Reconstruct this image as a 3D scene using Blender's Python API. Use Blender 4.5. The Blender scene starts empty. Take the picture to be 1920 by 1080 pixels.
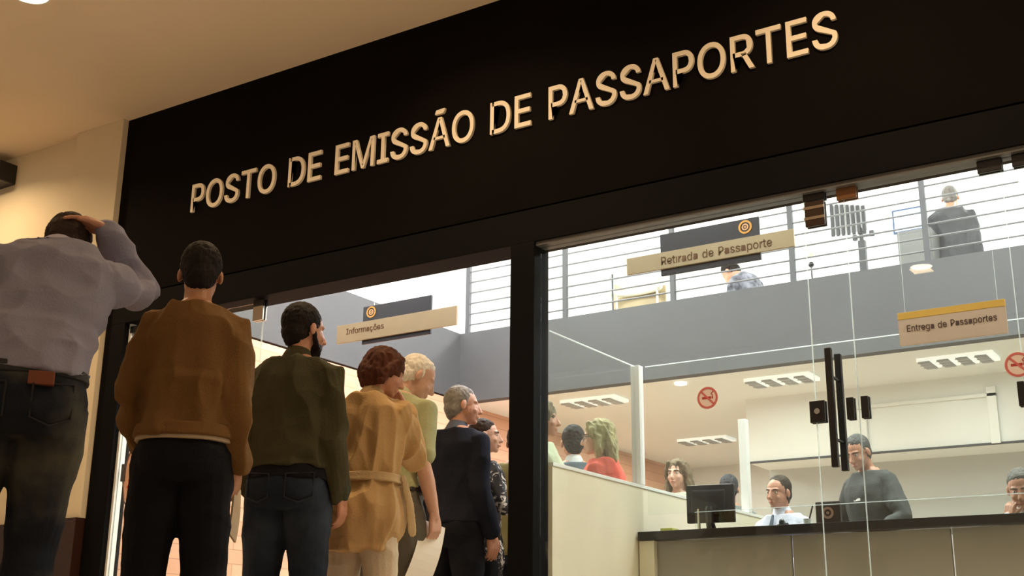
import bpy, bmesh, math, random
from mathutils import Vector, Matrix, Euler, noise
random.seed(7)
V = Vector
S = bpy.context.scene
C = S.collection

# ------------------------------------------------------------------ camera, world, exposure
cam_d = bpy.data.cameras.new('camera'); cam = bpy.data.objects.new('camera', cam_d); C.objects.link(cam)
cam_d.sensor_width = 36; cam_d.lens = 2303.4 / 1920 * 36; cam_d.clip_start = .05
_y, _p, _r = -0.57892, 0.29245, 0.010435
fwd = V((math.sin(_y)*math.cos(_p), math.cos(_y)*math.cos(_p), math.sin(_p)))
r0 = V((math.cos(_y), -math.sin(_y), 0)); u0 = r0.cross(fwd)
ri = r0*math.cos(_r) + u0*math.sin(_r); up = -r0*math.sin(_r) + u0*math.cos(_r)
cam.matrix_world = Matrix(((ri.x, up.x, -fwd.x, 0), (ri.y, up.y, -fwd.y, -5.63), (ri.z, up.z, -fwd.z, .2), (0, 0, 0, 1)))
S.camera = cam
S.view_settings.view_transform = 'Standard'; S.view_settings.look = 'None'
S.view_settings.gamma = 1; S.view_settings.use_curve_mapping = False
S.view_settings.exposure = 0.0
W = bpy.data.worlds.new('world'); S.world = W; W.use_nodes = True
W.node_tree.nodes['Background'].inputs[0].default_value = (1.0, .74, .48, 1)
W.node_tree.nodes['Background'].inputs[1].default_value = .30

def area(name, loc, size, power, col, rot=(0, 0, 0), sy=None, spread=180):
    l = bpy.data.lights.new(name, 'AREA'); l.energy = power; l.color = col; l.size = size
    if sy: l.shape = 'RECTANGLE'; l.size_y = sy
    l.spread = math.radians(spread)
    o = bpy.data.objects.new(name, l); C.objects.link(o); o.location = loc; o.rotation_euler = rot
    return o
WARM = (1.0, .70, .40); COOL = (.97, .98, 1.0); SOFTW = (.98, .98, .94)
UP_LIGHTS = [(-5.6, 2.4), (-1.6, 2.4), (-5.6, 7.0), (-1.6, 7.0), (-9.0, 4.4)]
MALL_LIGHTS = [(-6.2, -1.62), (-8.6, -.8), (-3.9, -1.1), (-1.6, -1.1), (.6, -1.1), (-6.5, -4.3), (-1.6, -4.6), (-3.06, -6.65)]
LOW_LIGHTS = [(-5.92, 4.95), (-3.95, 4.95), (-2.38, 4.95), (-5.9, 7.6)]  # last one is added to brighten the deep end of the office
for x, y in UP_LIGHTS: area('upper_panel_lamp', (x, y, 5.50), 1.3, 300, COOL)
for x, y in MALL_LIGHTS: area('mall_downlight_lamp', (x, y, 4.06), .2, 26 if y > -2 else 9, WARM, spread=150)
for (x, y), w_ in zip(LOW_LIGHTS, (34, 6, 6, 75)): area('office_lamp', (x, y, 2.63), .55, w_, SOFTW, sy=.25)
area('wood_wall_fill', (-6.3, 1.2, 3.9), .5, 16, (1, .62, .36), rot=(0, math.radians(38), 0))  # warm fill aimed at the wood wall, added without a fixture

# ------------------------------------------------------------------ materials
MATS = {}
def mat(name, col, rough=.7, var=.0, vscale=6.0, bump=0.0, bscale=80.0, metal=0.0, emit=None, es=0, stretch=None, col2=None, spec=.5):
    if name in MATS: return MATS[name]
    m = bpy.data.materials.new(name); m.use_nodes = True; nt = m.node_tree; b = nt.nodes['Principled BSDF']
    c = tuple(col) + (1,)
    b.inputs['Base Color'].default_value = c; b.inputs['Roughness'].default_value = rough; b.inputs['Metallic'].default_value = metal
    b.inputs['Specular IOR Level'].default_value = spec
    tc = nt.nodes.new('ShaderNodeTexCoord'); mp = nt.nodes.new('ShaderNodeMapping')
    nt.links.new(tc.outputs['Object'], mp.inputs[0])
    if stretch: mp.inputs['Scale'].default_value = stretch
    if var or col2:
        n = nt.nodes.new('ShaderNodeTexNoise'); n.inputs['Scale'].default_value = vscale; n.inputs['Detail'].default_value = 4
        nt.links.new(mp.outputs[0], n.inputs['Vector'])
        r = nt.nodes.new('ShaderNodeValToRGB')
        if col2: a, d = c, tuple(col2) + (1,)
        else: a, d = tuple(min(1, x*(1-var)) for x in col) + (1,), tuple(min(1, x*(1+var)) for x in col) + (1,)
        r.color_ramp.elements[0].color = a; r.color_ramp.elements[1].color = d
        r.color_ramp.elements[0].position = .35; r.color_ramp.elements[1].position = .65
        nt.links.new(n.outputs['Fac'], r.inputs[0]); nt.links.new(r.outputs[0], b.inputs['Base Color'])
    if bump:
        n2 = nt.nodes.new('ShaderNodeTexNoise'); n2.inputs['Scale'].default_value = bscale; n2.inputs['Detail'].default_value = 3
        nt.links.new(mp.outputs[0], n2.inputs['Vector'])
        bp = nt.nodes.new('ShaderNodeBump'); bp.inputs['Strength'].default_value = bump; bp.inputs['Distance'].default_value = .01
        nt.links.new(n2.outputs['Fac'], bp.inputs['Height']); nt.links.new(bp.outputs[0], b.inputs['Normal'])
    if emit: b.inputs['Emission Color'].default_value = tuple(emit) + (1,); b.inputs['Emission Strength'].default_value = es
    MATS[name] = m; return m

def glass_mat(name, tint=(.96, .99, .97), film=0.0, ior=1.45):
    if name in MATS: return MATS[name]
    m = bpy.data.materials.new(name); m.use_nodes = True; nt = m.node_tree; nt.nodes.clear()
    out = nt.nodes.new('ShaderNodeOutputMaterial'); t = nt.nodes.new('ShaderNodeBsdfTransparent'); g = nt.nodes.new('ShaderNodeBsdfGlossy')
    t.inputs[0].default_value = tint + (1,); g.inputs['Roughness'].default_value = .01
    fr = nt.nodes.new('ShaderNodeFresnel'); ge = nt.nodes.new('ShaderNodeNewGeometry'); ma = nt.nodes.new('ShaderNodeMath'); ma.operation = 'MULTIPLY_ADD'
    ma.inputs[1].default_value = 1/ior-ior; ma.inputs[2].default_value = ior; nt.links.new(ge.outputs['Backfacing'], ma.inputs[0]); nt.links.new(ma.outputs[0], fr.inputs[0]); mx = nt.nodes.new('ShaderNodeMixShader')
    nt.links.new(fr.outputs[0], mx.inputs[0]); nt.links.new(t.outputs[0], mx.inputs[1]); nt.links.new(g.outputs[0], mx.inputs[2])
    last = mx
    if film:
        d = nt.nodes.new('ShaderNodeBsdfTranslucent'); d.inputs[0].default_value = (.9, .92, .9, 1)
        m2 = nt.nodes.new('ShaderNodeMixShader'); m2.inputs[0].default_value = film
        nt.links.new(mx.outputs[0], m2.inputs[1]); nt.links.new(d.outputs[0], m2.inputs[2]); last = m2
    nt.links.new(last.outputs[0], out.inputs[0]); MATS[name] = m; return m

def wood_wall():
    m = bpy.data.materials.new('pink_wood_planks'); m.use_nodes = True; nt = m.node_tree; b = nt.nodes['Principled BSDF']
    tc = nt.nodes.new('ShaderNodeTexCoord'); mp = nt.nodes.new('ShaderNodeMapping'); mp.inputs['Scale'].default_value = (1, .55, 7)
    n = nt.nodes.new('ShaderNodeTexNoise'); n.inputs['Scale'].default_value = 2.2; n.inputs['Detail'].default_value = 5
    br = nt.nodes.new('ShaderNodeTexBrick'); mp2 = nt.nodes.new('ShaderNodeMapping'); mp2.inputs['Rotation'].default_value = (0, math.pi/2, math.pi/2)
    sep = nt.nodes.new('ShaderNodeSeparateXYZ'); cmb = nt.nodes.new('ShaderNodeCombineXYZ')
    nt.links.new(tc.outputs['Object'], sep.inputs[0]); nt.links.new(sep.outputs[1], cmb.inputs[0]); nt.links.new(sep.outputs[2], cmb.inputs[1])
    nt.links.new(cmb.outputs[0], br.inputs['Vector']); br.inputs['Scale'].default_value = 1
    br.inputs['Brick Width'].default_value = 1.4; br.inputs['Row Height'].default_value = .11; br.inputs['Mortar Size'].default_value = .003
    br.inputs['Color1'].default_value = (.72, .38, .235, 1); br.inputs['Color2'].default_value = (.82, .48, .31, 1); br.inputs['Mortar'].default_value = (.5, .25, .15, 1)
    nt.links.new(tc.outputs['Object'], mp.inputs[0]); nt.links.new(mp.outputs[0], n.inputs['Vector'])
    mx = nt.nodes.new('ShaderNodeMix'); mx.data_type = 'RGBA'; mx.blend_type = 'MULTIPLY'; mx.inputs[0].default_value = .5
    r = nt.nodes.new('ShaderNodeValToRGB'); r.color_ramp.elements[0].color = (.72, .6, .52, 1); r.color_ramp.elements[1].color = (1, 1, 1, 1)
    nt.links.new(n.outputs['Fac'], r.inputs[0]); nt.links.new(br.outputs['Color'], mx.inputs[6]); nt.links.new(r.outputs[0], mx.inputs[7])
    nt.links.new(mx.outputs[2], b.inputs['Base Color']); b.inputs['Roughness'].default_value = .5
    return m

FASC = mat('fascia_black_brown', (.0045, .0034, .003), .8, .12, 1.5, spec=.06)
FRAME = mat('frame_black', (.004, .004, .0045), .7, spec=.08)
LETTER = mat('letter_cream', (.90, .80, .64), .5)
PLASTER = mat('plaster_cream', (.80, .70, .52), .8, .04, 1.2)
MALLCEIL = mat('mall_ceiling_paint', (.86, .71, .52), .85, .03, 1.0)
TILE = mat('dark_brown_tile', (.035, .014, .010), .25, .25, 3)
FLOORM = mat('floor_beige_stone', (.52, .43, .33), .35, .1, 2)
WHITE = mat('office_white_paint', (.82, .83, .80), .8, .02, 1)
CEILW = mat('office_ceiling_white', (.82, .83, .79), .55, .02, 1)
GREY = mat('parapet_grey_paint', (.075, .075, .078), .75, .05, 1.5)
GREYL = mat('office_pale_grey', (.55, .56, .54), .7, .03, 1)
CREAMP = mat('partition_cream_laminate', (.80, .73, .56), .45, .02, 2)
COUNT = mat('counter_front_taupe', (.31, .285, .24), .5, .04, 2)
CTOP = mat('counter_black_stone', (.012, .012, .014), .3)
STEEL = mat('steel_grey', (.085, .085, .09), .6, spec=.2)
CHROME = mat('chrome', (.65, .62, .58), .2, metal=1)
ALU = mat('white_aluminium', (.82, .82, .78), .4)
SIGNT = mat('sign_tan', (.42, .32, .19), .5, .05, 3)
SIGND = mat('sign_dark_slate', (.018, .019, .030), .45)
SIGNP = mat('sign_peach', (.72, .52, .38), .6, .03, 4)
SIGNO = mat('sign_orange', (.85, .48, .08), .5)
ORANGE = mat('emblem_orange', (.80, .36, .06), .5)
BROWNT = mat('sign_brown_text', (.13, .055, .015), .6)
DTEXT = mat('sign_dark_text', (.09, .035, .025), .6)
RED = mat('sticker_red', (.66, .17, .18), .5)
BLACKP = mat('black_plastic', (.010, .010, .012), .35)
GLASS = glass_mat('clear_glass')
GLASS2 = glass_mat('partition_glass', (.98, .995, .975), film=.01, ior=1.25)
GEDGE = glass_mat('glass_edge', (.86, .90, .88), film=.30)
WOODP = wood_wall()
LAMPE = mat('lamp_panel', (1, 1, 1), .5, emit=(1, 1, .97), es=6)
WLAMPE = mat('warm_lamp_lens', (1, .9, .7), .5, emit=(1, .88, .62), es=20)

# ------------------------------------------------------------------ helpers
def link(name, bm, m, parent=None, smooth=False, loc=None):
    me = bpy.data.meshes.new(name); bm.normal_update(); bm.to_mesh(me); bm.free()
    o = bpy.data.objects.new(name, me); C.objects.link(o)
    if m: me.materials.append(m)
    if smooth:
        for p in me.polygons: p.use_smooth = True
    if parent: o.parent = parent
    if loc: o.location = loc
    return o
def empty(name, loc, label, cat, rz=0, group=None):
    o = bpy.data.objects.new(name, None); C.objects.link(o); o.location = loc; o.rotation_euler.z = rz
    o.empty_display_size = .05
    o['label'] = label; o['category'] = cat
    if group: o['group'] = group
    return o
def tag(o, label, cat, group=None):
    o['label'] = label; o['category'] = cat
    if group: o['group'] = group
    return o
def struct(o): o['kind'] = 'structure'; return o
def box(bm, a, b, bev=0):
    x0, y0, z0 = a; x1, y1, z1 = b
    vs = [bm.verts.new(p) for p in [(x0,y0,z0),(x1,y0,z0),(x1,y1,z0),(x0,y1,z0),(x0,y0,z1),(x1,y0,z1),(x1,y1,z1),(x0,y1,z1)]]
    fs = [bm.faces.new([vs[i] for i in f]) for f in [(0,3,2,1),(4,5,6,7),(0,1,5,4),(1,2,6,5),(2,3,7,6),(3,0,4,7)]]
    if bev:
        es = set(e for f in fs for e in f.edges)
        bmesh.ops.bevel(bm, geom=list(es), offset=bev, segments=2, affect='EDGES', profile=.6)
def bx(name, a, b, m, parent=None, bev=0):
    bm = bmesh.new(); box(bm, a, b, bev); return link(name, bm, m, parent)
def frame_for(d):
    d = d.normalized(); h = V((0, 0, 1)) if abs(d.z) < .9 else V((0, 1, 0))
    x = d.cross(h).normalized(); return x, x.cross(d).normalized()
def tube(bm, pts, rad, n=12, caps=True, flat=None):
    """tapered tube with rounded ends; flat=(axis, k) squeezes along axis"""
    pts = [V(p) for p in pts]; k = len(pts)
    if isinstance(rad, (int, float)): rad = [rad]*k
    P = list(pts); Rr = list(rad)
    if caps:
        d0 = (pts[0]-pts[1]).normalized(); d1 = (pts[-1]-pts[-2]).normalized()
        P = [pts[0]+d0*rad[0]*.95, pts[0]+d0*rad[0]*.7] + pts + [pts[-1]+d1*rad[-1]*.7, pts[-1]+d1*rad[-1]*.95]
        Rr = [rad[0]*.3, rad[0]*.72] + list(rad) + [rad[-1]*.72, rad[-1]*.3]
    rings = []; X = None
    for i, p in enumerate(P):
        if i == 0: d = P[1]-P[0]
        elif i == len(P)-1: d = P[-1]-P[-2]
        else: d = (P[i+1]-P[i]).normalized() + (P[i]-P[i-1]).normalized()
        d.normalize()
        if X is None: X, _ = frame_for(d)
        X = (X - d*X.dot(d)).normalized(); Yv = d.cross(X)
        ring = []
        for j in range(n):
            a = 2*math.pi*j/n; o = X*math.cos(a)*Rr[i] + Yv*math.sin(a)*Rr[i]
            if flat: ax, kk = flat; o = o - ax*o.dot(ax)*(1-kk)
            ring.append(bm.verts.new(p+o))
        rings.append(ring)
    skin(bm, rings)
def skin(bm, rings):
    n = len(rings[0])
    for a, b in zip(rings, rings[1:]):
        for j in range(n): bm.faces.new((a[j], a[(j+1) % n], b[(j+1) % n], b[j]))
    bm.faces.new(list(reversed(rings[0]))); bm.faces.new(rings[-1])
def ell(bm, c, r, M=None, n=16, k=10):
    rings = []
    for i in range(1, k):
        t = math.pi*i/k - math.pi/2; ring = []
        for j in range(n):
            a = 2*math.pi*j/n
            p = V((math.cos(a)*math.cos(t)*r[0], math.sin(a)*math.cos(t)*r[1], math.sin(t)*r[2]))
            if M: p = M @ p
            ring.append(bm.verts.new(V(c)+p))
        rings.append(ring)
    skin(bm, rings)
def disc(bm, c, r, h, axis='Y', n=28):
    c = V(c); rings = []
    for s in (-h/2, h/2):
        ring = []
        for j in range(n):
            a = 2*math.pi*j/n
            if axis == 'Y': p = V((math.cos(a)*r, s, -math.sin(a)*r))
            elif axis == 'X': p = V((s, math.cos(a)*r, math.sin(a)*r))
            else: p = V((math.cos(a)*r, math.sin(a)*r, s))
            ring.append(bm.verts.new(c+p))
        rings.append(ring)
    skin(bm, rings); bmesh.ops.recalc_face_normals(bm, faces=bm.faces)
def ringmesh(bm, c, r, t, h, n=32):   # flat ring in the XZ plane
    c = V(c); L = []
    for rr, yy in ((r, -h/2), (r, h/2), (r-t, h/2), (r-t, -h/2)):
        L.append([bm.verts.new(c+V((math.cos(2*math.pi*j/n)*rr, yy, math.sin(2*math.pi*j/n)*rr))) for j in range(n)])
    for i in range(4):
        a, b = L[i], L[(i+1) % 4]
        for j in range(n): bm.faces.new((a[j], a[(j+1) % n], b[(j+1) % n], b[j]))
    bmesh.ops.recalc_face_normals(bm, faces=bm.faces)

# glyph outlines (advance, contours), cap height 509, drawn as poly curves
GLYPHS = {"A":[480,[[[16,0],[201,509],[276,509],[463,0],[395,0],[287,302],[232,478],[245,478],[191,302],[85,0]],[[110,142],[110,199],[370,199],[370,142]]]],"D":[502,[[[219,0],[96,0],[96,57],[215,57],[254,60],[288,68],[318,81],[343,99],[363,122],[379,149],[390,181],[397,216],[399,255],[397,294],[390,329],[379,361],[364,388],[344,410],[320,428],[291,441],[258,449],[221,452],[93,452],[93,509],[225,509],[273,505],[315,495],[353,478],[385,455],[412,426],[433,391],[449,351],[458,306],[462,255],[458,205],[449,159],[433,119],[411,83],[384,54],[351,31],[312,14],[268,3]],[[125,509],[125,0],[60,0],[60,509]]]],"E":[419,[[[60,0],[60,509],[372,509],[372,452],[125,452],[125,286],[355,286],[355,229],[125,229],[125,57],[375,57],[375,0]]]],"I":[300,[[[31,0],[31,57],[118,57],[118,452],[31,452],[31,509],[269,509],[269,452],[183,452],[183,57],[269,57],[269,0]]]],"M":[628,[[[60,0],[60,509],[152,509],[322,49],[307,49],[476,509],[568,509],[568,0],[504,0],[507,457],[513,457],[456,291],[342,0],[286,0],[170,291],[112,457],[119,457],[122,0]]]],"O":[533,[[[267,-7],[225,-3],[186,7],[150,25],[119,49],[92,79],[70,115],[53,157],[44,203],[40,254],[44,305],[53,352],[70,393],[92,429],[119,459],[150,484],[186,501],[225,512],[267,516],[309,512],[348,501],[384,484],[415,459],[442,429],[464,393],[480,352],[490,305],[493,254],[490,203],[480,157],[464,115],[442,79],[415,49],[384,25],[348,7],[309,-3]],[[267,53],[296,55],[324,63],[349,76],[372,94],[392,116],[408,144],[420,176],[428,213],[430,254],[428,295],[420,332],[408,365],[392,392],[372,415],[349,433],[324,446],[296,453],[267,456],[237,453],[210,445],[184,433],[161,415],[142,392],[125,364],[113,332],[106,295],[103,254],[106,213],[113,176],[125,144],[142,117],[161,94],[184,76],[210,63],[237,55]]]],"P":[445,[[[60,0],[60,509],[235,509],[272,506],[305,499],[332,487],[356,471],[375,452],[390,430],[400,404],[407,377],[409,348],[407,318],[400,291],[390,265],[375,243],[356,223],[332,207],[305,195],[272,188],[235,186],[109,186],[109,242],[233,242],[279,248],[312,266],[324,279],[343,328],[333,402],[297,439],[279,446],[257,451],[232,452],[125,452],[125,0]]]],"R":[449,[[[60,0],[60,509],[236,509],[273,506],[305,500],[333,489],[356,473],[376,455],[390,433],[401,408],[407,381],[409,352],[407,323],[401,296],[390,271],[376,250],[356,232],[333,217],[305,206],[273,200],[236,198],[96,198],[96,255],[234,255],[258,256],[280,260],[334,300],[325,419],[298,440],[258,451],[233,452],[125,452],[125,0]],[[353,0],[230,229],[303,229],[428,0]]]],"S":[447,[[[224,-9],[188,-7],[156,-1],[128,9],[102,23],[81,40],[64,60],[51,83],[42,109],[38,137],[104,137],[123,88],[150,66],[246,50],[286,60],[317,79],[344,122],[346,139],[340,168],[184,239],[145,253],[112,269],[86,289],[67,313],[56,341],[52,372],[54,400],[62,425],[75,448],[92,468],[113,484],[138,498],[165,508],[195,514],[227,516],[259,514],[289,508],[316,498],[340,484],[360,468],[377,449],[390,427],[398,403],[401,378],[337,378],[332,402],[320,421],[302,437],[280,449],[254,456],[225,459],[115,376],[122,345],[395,198],[407,161],[408,139],[406,112],[399,87],[386,64],[370,43],[349,25],[323,11],[294,0],[261,-7]]]],"T":[449,[[[32,452],[32,509],[417,509],[417,452],[257,452],[257,0],[193,0],[193,452]]]],"a":[389,[[[160,-9],[115,-3],[94,5],[76,15],[60,29],[38,63],[32,84],[30,108],[36,146],[100,274],[41,291],[51,313],[64,331],[95,358],[300,350],[322,320],[330,301],[335,278],[337,251],[337,0],[277,0],[277,52]],[[211,51],[276,138],[276,190]]]],"d":[424,[[[195,-8],[165,-6],[137,3],[111,16],[89,34],[70,57],[55,84],[43,116],[36,151],[34,189],[36,227],[43,261],[55,293],[70,320],[89,342],[112,361],[137,374],[165,382],[196,384],[218,383],[311,319],[311,509],[372,509],[372,0],[313,0],[313,59],[236,-3],[217,-7]],[[205,47],[226,49],[246,55],[263,65],[278,78],[290,95],[299,115],[306,138],[312,189],[306,241],[300,263],[278,299],[263,312],[246,322],[227,328],[205,330],[182,328],[162,322],[130,298],[118,281],[108,261],[96,189],[102,139],[118,97],[130,80],[145,66],[162,55],[182,49]]]],"e":[404,[[[212,-8],[177,-5],[145,3],[117,16],[92,35],[72,58],[56,85],[44,116],[37,150],[34,187],[36,224],[44,258],[55,290],[71,317],[91,340],[115,359],[142,373],[172,382],[205,384],[285,366],[303,355],[319,341],[334,324],[347,305],[357,282],[365,256],[370,227],[371,169],[75,169],[75,221],[338,221],[310,202],[298,269],[277,301],[263,314],[246,323],[227,328],[205,330],[183,328],[164,323],[146,313],[131,301],[109,270],[97,231],[96,178],[102,127],[110,106],[121,88],[135,73],[151,61],[169,53],[190,48],[306,105],[365,91],[358,72],[348,55],[335,39],[283,4],[261,-3],[237,-7]]]],"f":[254,[[[228,379],[228,327],[6,327],[6,379]],[[81,0],[81,432],[82,452],[87,470],[135,519],[243,521],[227,468],[164,468],[142,419],[142,0]]]],"g":[425,[[[207,-151],[156,-146],[114,-132],[59,-84],[51,-69],[101,-41],[207,-97],[236,-95],[261,-87],[282,-75],[298,-58],[308,-34],[311,-6],[311,68],[217,6],[195,5],[165,7],[138,14],[113,27],[90,43],[71,65],[55,90],[43,120],[36,154],[34,191],[36,229],[43,263],[55,293],[71,320],[90,342],[112,361],[138,374],[166,382],[196,384],[218,383],[313,319],[313,379],[372,379],[372,-9],[370,-40],[363,-67],[350,-90],[334,-109],[314,-124],[291,-136],[265,-144],[237,-149]],[[205,59],[227,61],[246,66],[264,75],[278,87],[300,121],[307,142],[311,166],[311,219],[307,242],[300,264],[291,283],[279,299],[264,312],[247,322],[227,328],[205,330],[182,328],[163,322],[145,312],[130,298],[118,282],[102,241],[96,193],[102,144],[118,104],[131,88],[145,76],[163,66],[183,61]]]],"i":[167,[[[53,0],[53,379],[114,379],[114,0]],[]]],"m":[610,[[[53,0],[53,379],[112,379],[112,295],[108,295],[219,386],[245,383],[268,375],[287,361],[303,342],[314,320],[321,295],[312,295],[326,329],[417,385],[458,385],[478,380],[497,372],[514,361],[529,346],[541,328],[550,307],[555,283],[557,255],[557,0],[496,0],[496,254],[493,279],[485,298],[473,313],[456,323],[438,329],[335,247],[335,0],[274,0],[274,260],[272,280],[265,297],[253,311],[238,322],[220,328],[114,238],[114,0]]]],"n":[410,[[[114,227],[114,0],[53,0],[53,379],[112,379],[112,287],[102,287],[116,319],[132,344],[152,362],[175,374],[200,382],[227,384],[252,383],[275,377],[295,369],[313,356],[328,340],[341,321],[350,298],[355,271],[357,240],[357,0],[296,0],[296,235],[293,263],[286,286],[273,304],[256,318],[235,326],[210,329],[126,283],[115,248]]]],"o":[415,[[[207,-8],[174,-5],[144,3],[117,16],[93,35],[72,58],[56,85],[44,116],[37,150],[34,187],[37,225],[44,260],[56,291],[72,318],[93,341],[117,360],[144,374],[174,382],[207,384],[241,382],[271,374],[299,360],[323,341],[343,318],[359,291],[371,260],[379,225],[381,187],[379,150],[371,116],[359,85],[343,58],[323,35],[299,16],[271,3],[241,-5]],[[207,46],[231,49],[252,55],[270,66],[285,80],[298,97],[314,139],[318,163],[318,212],[314,236],[298,278],[285,296],[270,310],[252,321],[231,328],[207,330],[184,328],[163,321],[145,310],[130,296],[108,258],[96,187],[108,117],[118,97],[130,80],[145,66],[163,55],[184,49]]]],"p":[424,[[[53,-143],[53,379],[112,379],[112,319],[171,373],[207,383],[229,384],[259,382],[287,374],[313,361],[335,342],[354,320],[370,293],[381,261],[388,227],[390,189],[388,151],[381,116],[370,84],[355,57],[336,34],[313,16],[288,3],[260,-6],[229,-8],[208,-7],[189,-3],[114,59],[114,-143]],[[220,47],[242,49],[262,55],[279,66],[294,80],[306,97],[316,117],[323,139],[327,163],[327,215],[323,239],[307,281],[295,298],[280,311],[262,322],[243,328],[220,330],[198,328],[178,322],[161,312],[147,299],[134,282],[125,263],[118,241],[114,216],[114,162],[118,138],[125,115],[135,95],[147,78],[162,65],[179,55],[198,49]]]],"r":[259,[[[53,0],[53,379],[112,379],[112,321],[124,339],[152,367],[171,377],[191,383],[243,384],[243,322],[114,237],[114,0]]]],"s":[365,[[[157,-7],[112,3],[93,12],[76,24],[50,54],[41,73],[36,94],[94,107],[101,87],[111,72],[124,60],[141,52],[160,47],[181,45],[206,47],[227,53],[244,62],[258,74],[265,88],[268,103],[149,170],[118,180],[92,192],[72,208],[58,227],[50,249],[47,274],[49,295],[55,314],[65,332],[95,360],[137,378],[161,383],[212,383],[234,379],[254,372],[299,339],[318,308],[324,290],[268,277],[243,316],[228,325],[210,331],[187,333],[166,331],[147,326],[131,317],[111,292],[172,223],[229,209],[261,200],[287,187],[306,171],[320,153],[328,131],[331,107],[329,85],[323,65],[312,47],[298,31],[281,18],[260,6],[236,-2],[210,-7]]]],"t":[227,[[[204,379],[204,327],[6,327],[6,379]],[[65,471],[126,471],[126,98],[202,54],[213,2],[138,-1],[113,7],[92,21],[77,41],[68,64],[65,93]]]],"Ã":[480,[[[16,0],[201,509],[276,509],[463,0],[395,0],[287,302],[232,478],[245,478],[191,302],[85,0]],[[110,142],[110,199],[370,199],[370,142]],[[183,577],[141,577],[147,613],[155,628],[165,639],[297,646],[339,646],[337,626],[332,609],[324,595],[313,584],[300,578]]]],"ç":[396,[[[207,-8],[174,-5],[144,3],[117,16],[93,35],[72,58],[56,85],[44,116],[37,150],[34,187],[37,225],[44,260],[56,291],[72,318],[93,341],[117,360],[144,374],[174,382],[362,277],[303,262],[184,328],[163,321],[145,310],[130,296],[108,258],[96,187],[108,117],[118,97],[130,80],[145,66],[163,55],[184,49],[207,46],[304,117],[363,102]],[[169,-143],[169,-107],[182,-62],[192,16],[224,16],[224,-29],[261,-36],[282,-54],[289,-85],[287,-103],[280,-118],[270,-129],[234,-141],[210,-143]]]],"õ":[415,[[[207,-8],[174,-5],[144,3],[117,16],[93,35],[72,58],[56,85],[44,116],[37,150],[34,187],[37,225],[44,260],[56,291],[72,318],[93,341],[117,360],[144,374],[174,382],[207,384],[241,382],[271,374],[299,360],[323,341],[343,318],[359,291],[371,260],[379,225],[381,187],[379,150],[371,116],[359,85],[343,58],[323,35],[299,16],[271,3],[241,-5]],[[207,46],[231,49],[252,55],[270,66],[285,80],[298,97],[314,139],[318,163],[318,212],[314,236],[298,278],[285,296],[270,310],[252,321],[231,328],[207,330],[184,328],[163,321],[145,310],[130,296],[108,258],[96,187],[108,117],[118,97],[130,80],[145,66],[163,55],[184,49]],[[151,448],[108,448],[110,467],[115,484],[133,509],[147,516],[265,517],[306,517],[304,497],[299,480],[281,455],[268,448]]]]," ":[260,[]]}
CAP = .509
def glyph_mesh(text, ext=.01, off=0.0):
    cu = bpy.data.curves.new('t', 'CURVE'); cu.dimensions = '2D'; cu.fill_mode = 'BOTH'; cu.extrude = ext; cu.offset = off
    x = 0
    for ch in text:
        ad, cs = GLYPHS[ch]
        for c in cs:
            sp = cu.splines.new('POLY'); sp.points.add(len(c)-1); sp.use_cyclic_u = True
            for q, (a, b) in zip(sp.points, c): q.co = ((a+x)/1000, b/1000, 0, 1)
        x += ad
    o = bpy.data.objects.new('t', cu); C.objects.link(o)
    dg = bpy.context.evaluated_depsgraph_get(); me = bpy.data.meshes.new_from_object(o.evaluated_get(dg))
    bpy.data.objects.remove(o); bpy.data.curves.remove(cu); return me
def extent(me): xs = [v.co.x for v in me.vertices]; return min(xs), max(xs)
def adv(t): return sum(GLYPHS[c][0] for c in t)/1000
def lettering(name, s, x0, x1, z, cap, y, m, parent, off=.010, ext=.002, split='word'):
    """text standing in the XZ plane facing -Y: one part per word or per letter"""
    full = glyph_mesh(s, .01, off); a, b_ = extent(full); bpy.data.meshes.remove(full); sx = (x1-x0)/(b_-a); sz = cap/(CAP+2*off)
    pos = 0; items = []
    if split == 'word':
        for w in s.split(' '): items.append((w, pos)); pos += adv(w+' ')
    else:
        for ch in s:
            if ch != ' ': items.append((ch, pos))
            pos += adv(ch)
    for w, px in items:
        me = glyph_mesh(w, .01, off)
        for v in me.vertices: v.co = V(((v.co.x)*sx, -v.co.z/.01*ext, (v.co.y+off)*sz))
        me.materials.clear(); me.materials.append(m); me.update()
        o = bpy.data.objects.new(name, me); C.objects.link(o); o.parent = parent; o.location = (x0+(px-a)*sx, y, z)

# ------------------------------------------------------------------ the mall side
struct(bx('floor', (-12, -9, -.1), (3.2, 9.7, 0), FLOORM))
struct(bx('ceiling', (-12, -9, 4.11), (3.2, .02, 4.3), MALLCEIL))
bm = bmesh.new(); box(bm, (-12, 0, 1.10), (-7.74, .25, 4.11)); box(bm, (-7.74, -.05, 1.10), (-7.20, .25, 4.11), .004)
struct(link('wall_left_outside', bm, PLASTER))
bm = bmesh.new()
for i in range(9): box(bm, (-12+i*.46, -.075, 0), (-12+i*.46+.455, .24, 1.09), .004)
box(bm, (-7.86, -.085, 0), (-7.42, .24, 1.10), .004); box(bm, (-7.41, -.085, 0), (-7.2, .24, 1.10), .004)
struct(link('baseboard_left', bm, TILE))
bm = bmesh.new(); box(bm, (-7.2, 0, 2.69), (3.2, .22, 4.11)); struct(link('wall_front', bm, FASC))
bm = bmesh.new(); box(bm, (-7.2, -.012, 2.475), (3.2, .2, 2.675), .004); struct(link('trim_1', bm, FRAME))
bm = bmesh.new(); box(bm, (-7.19, -.012, 0), (-6.985, .14, 2.475), .004); struct(link('trim_2', bm, FRAME))
bm = bmesh.new(); box(bm, (-3.68, -.02, 0), (-3.52, .14, 2.475), .006); struct(link('trim_3', bm, FRAME))
struct(bx('trim_4', (-6.985, .03, 0), (-6.965, .09, 2.475), ALU))
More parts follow.
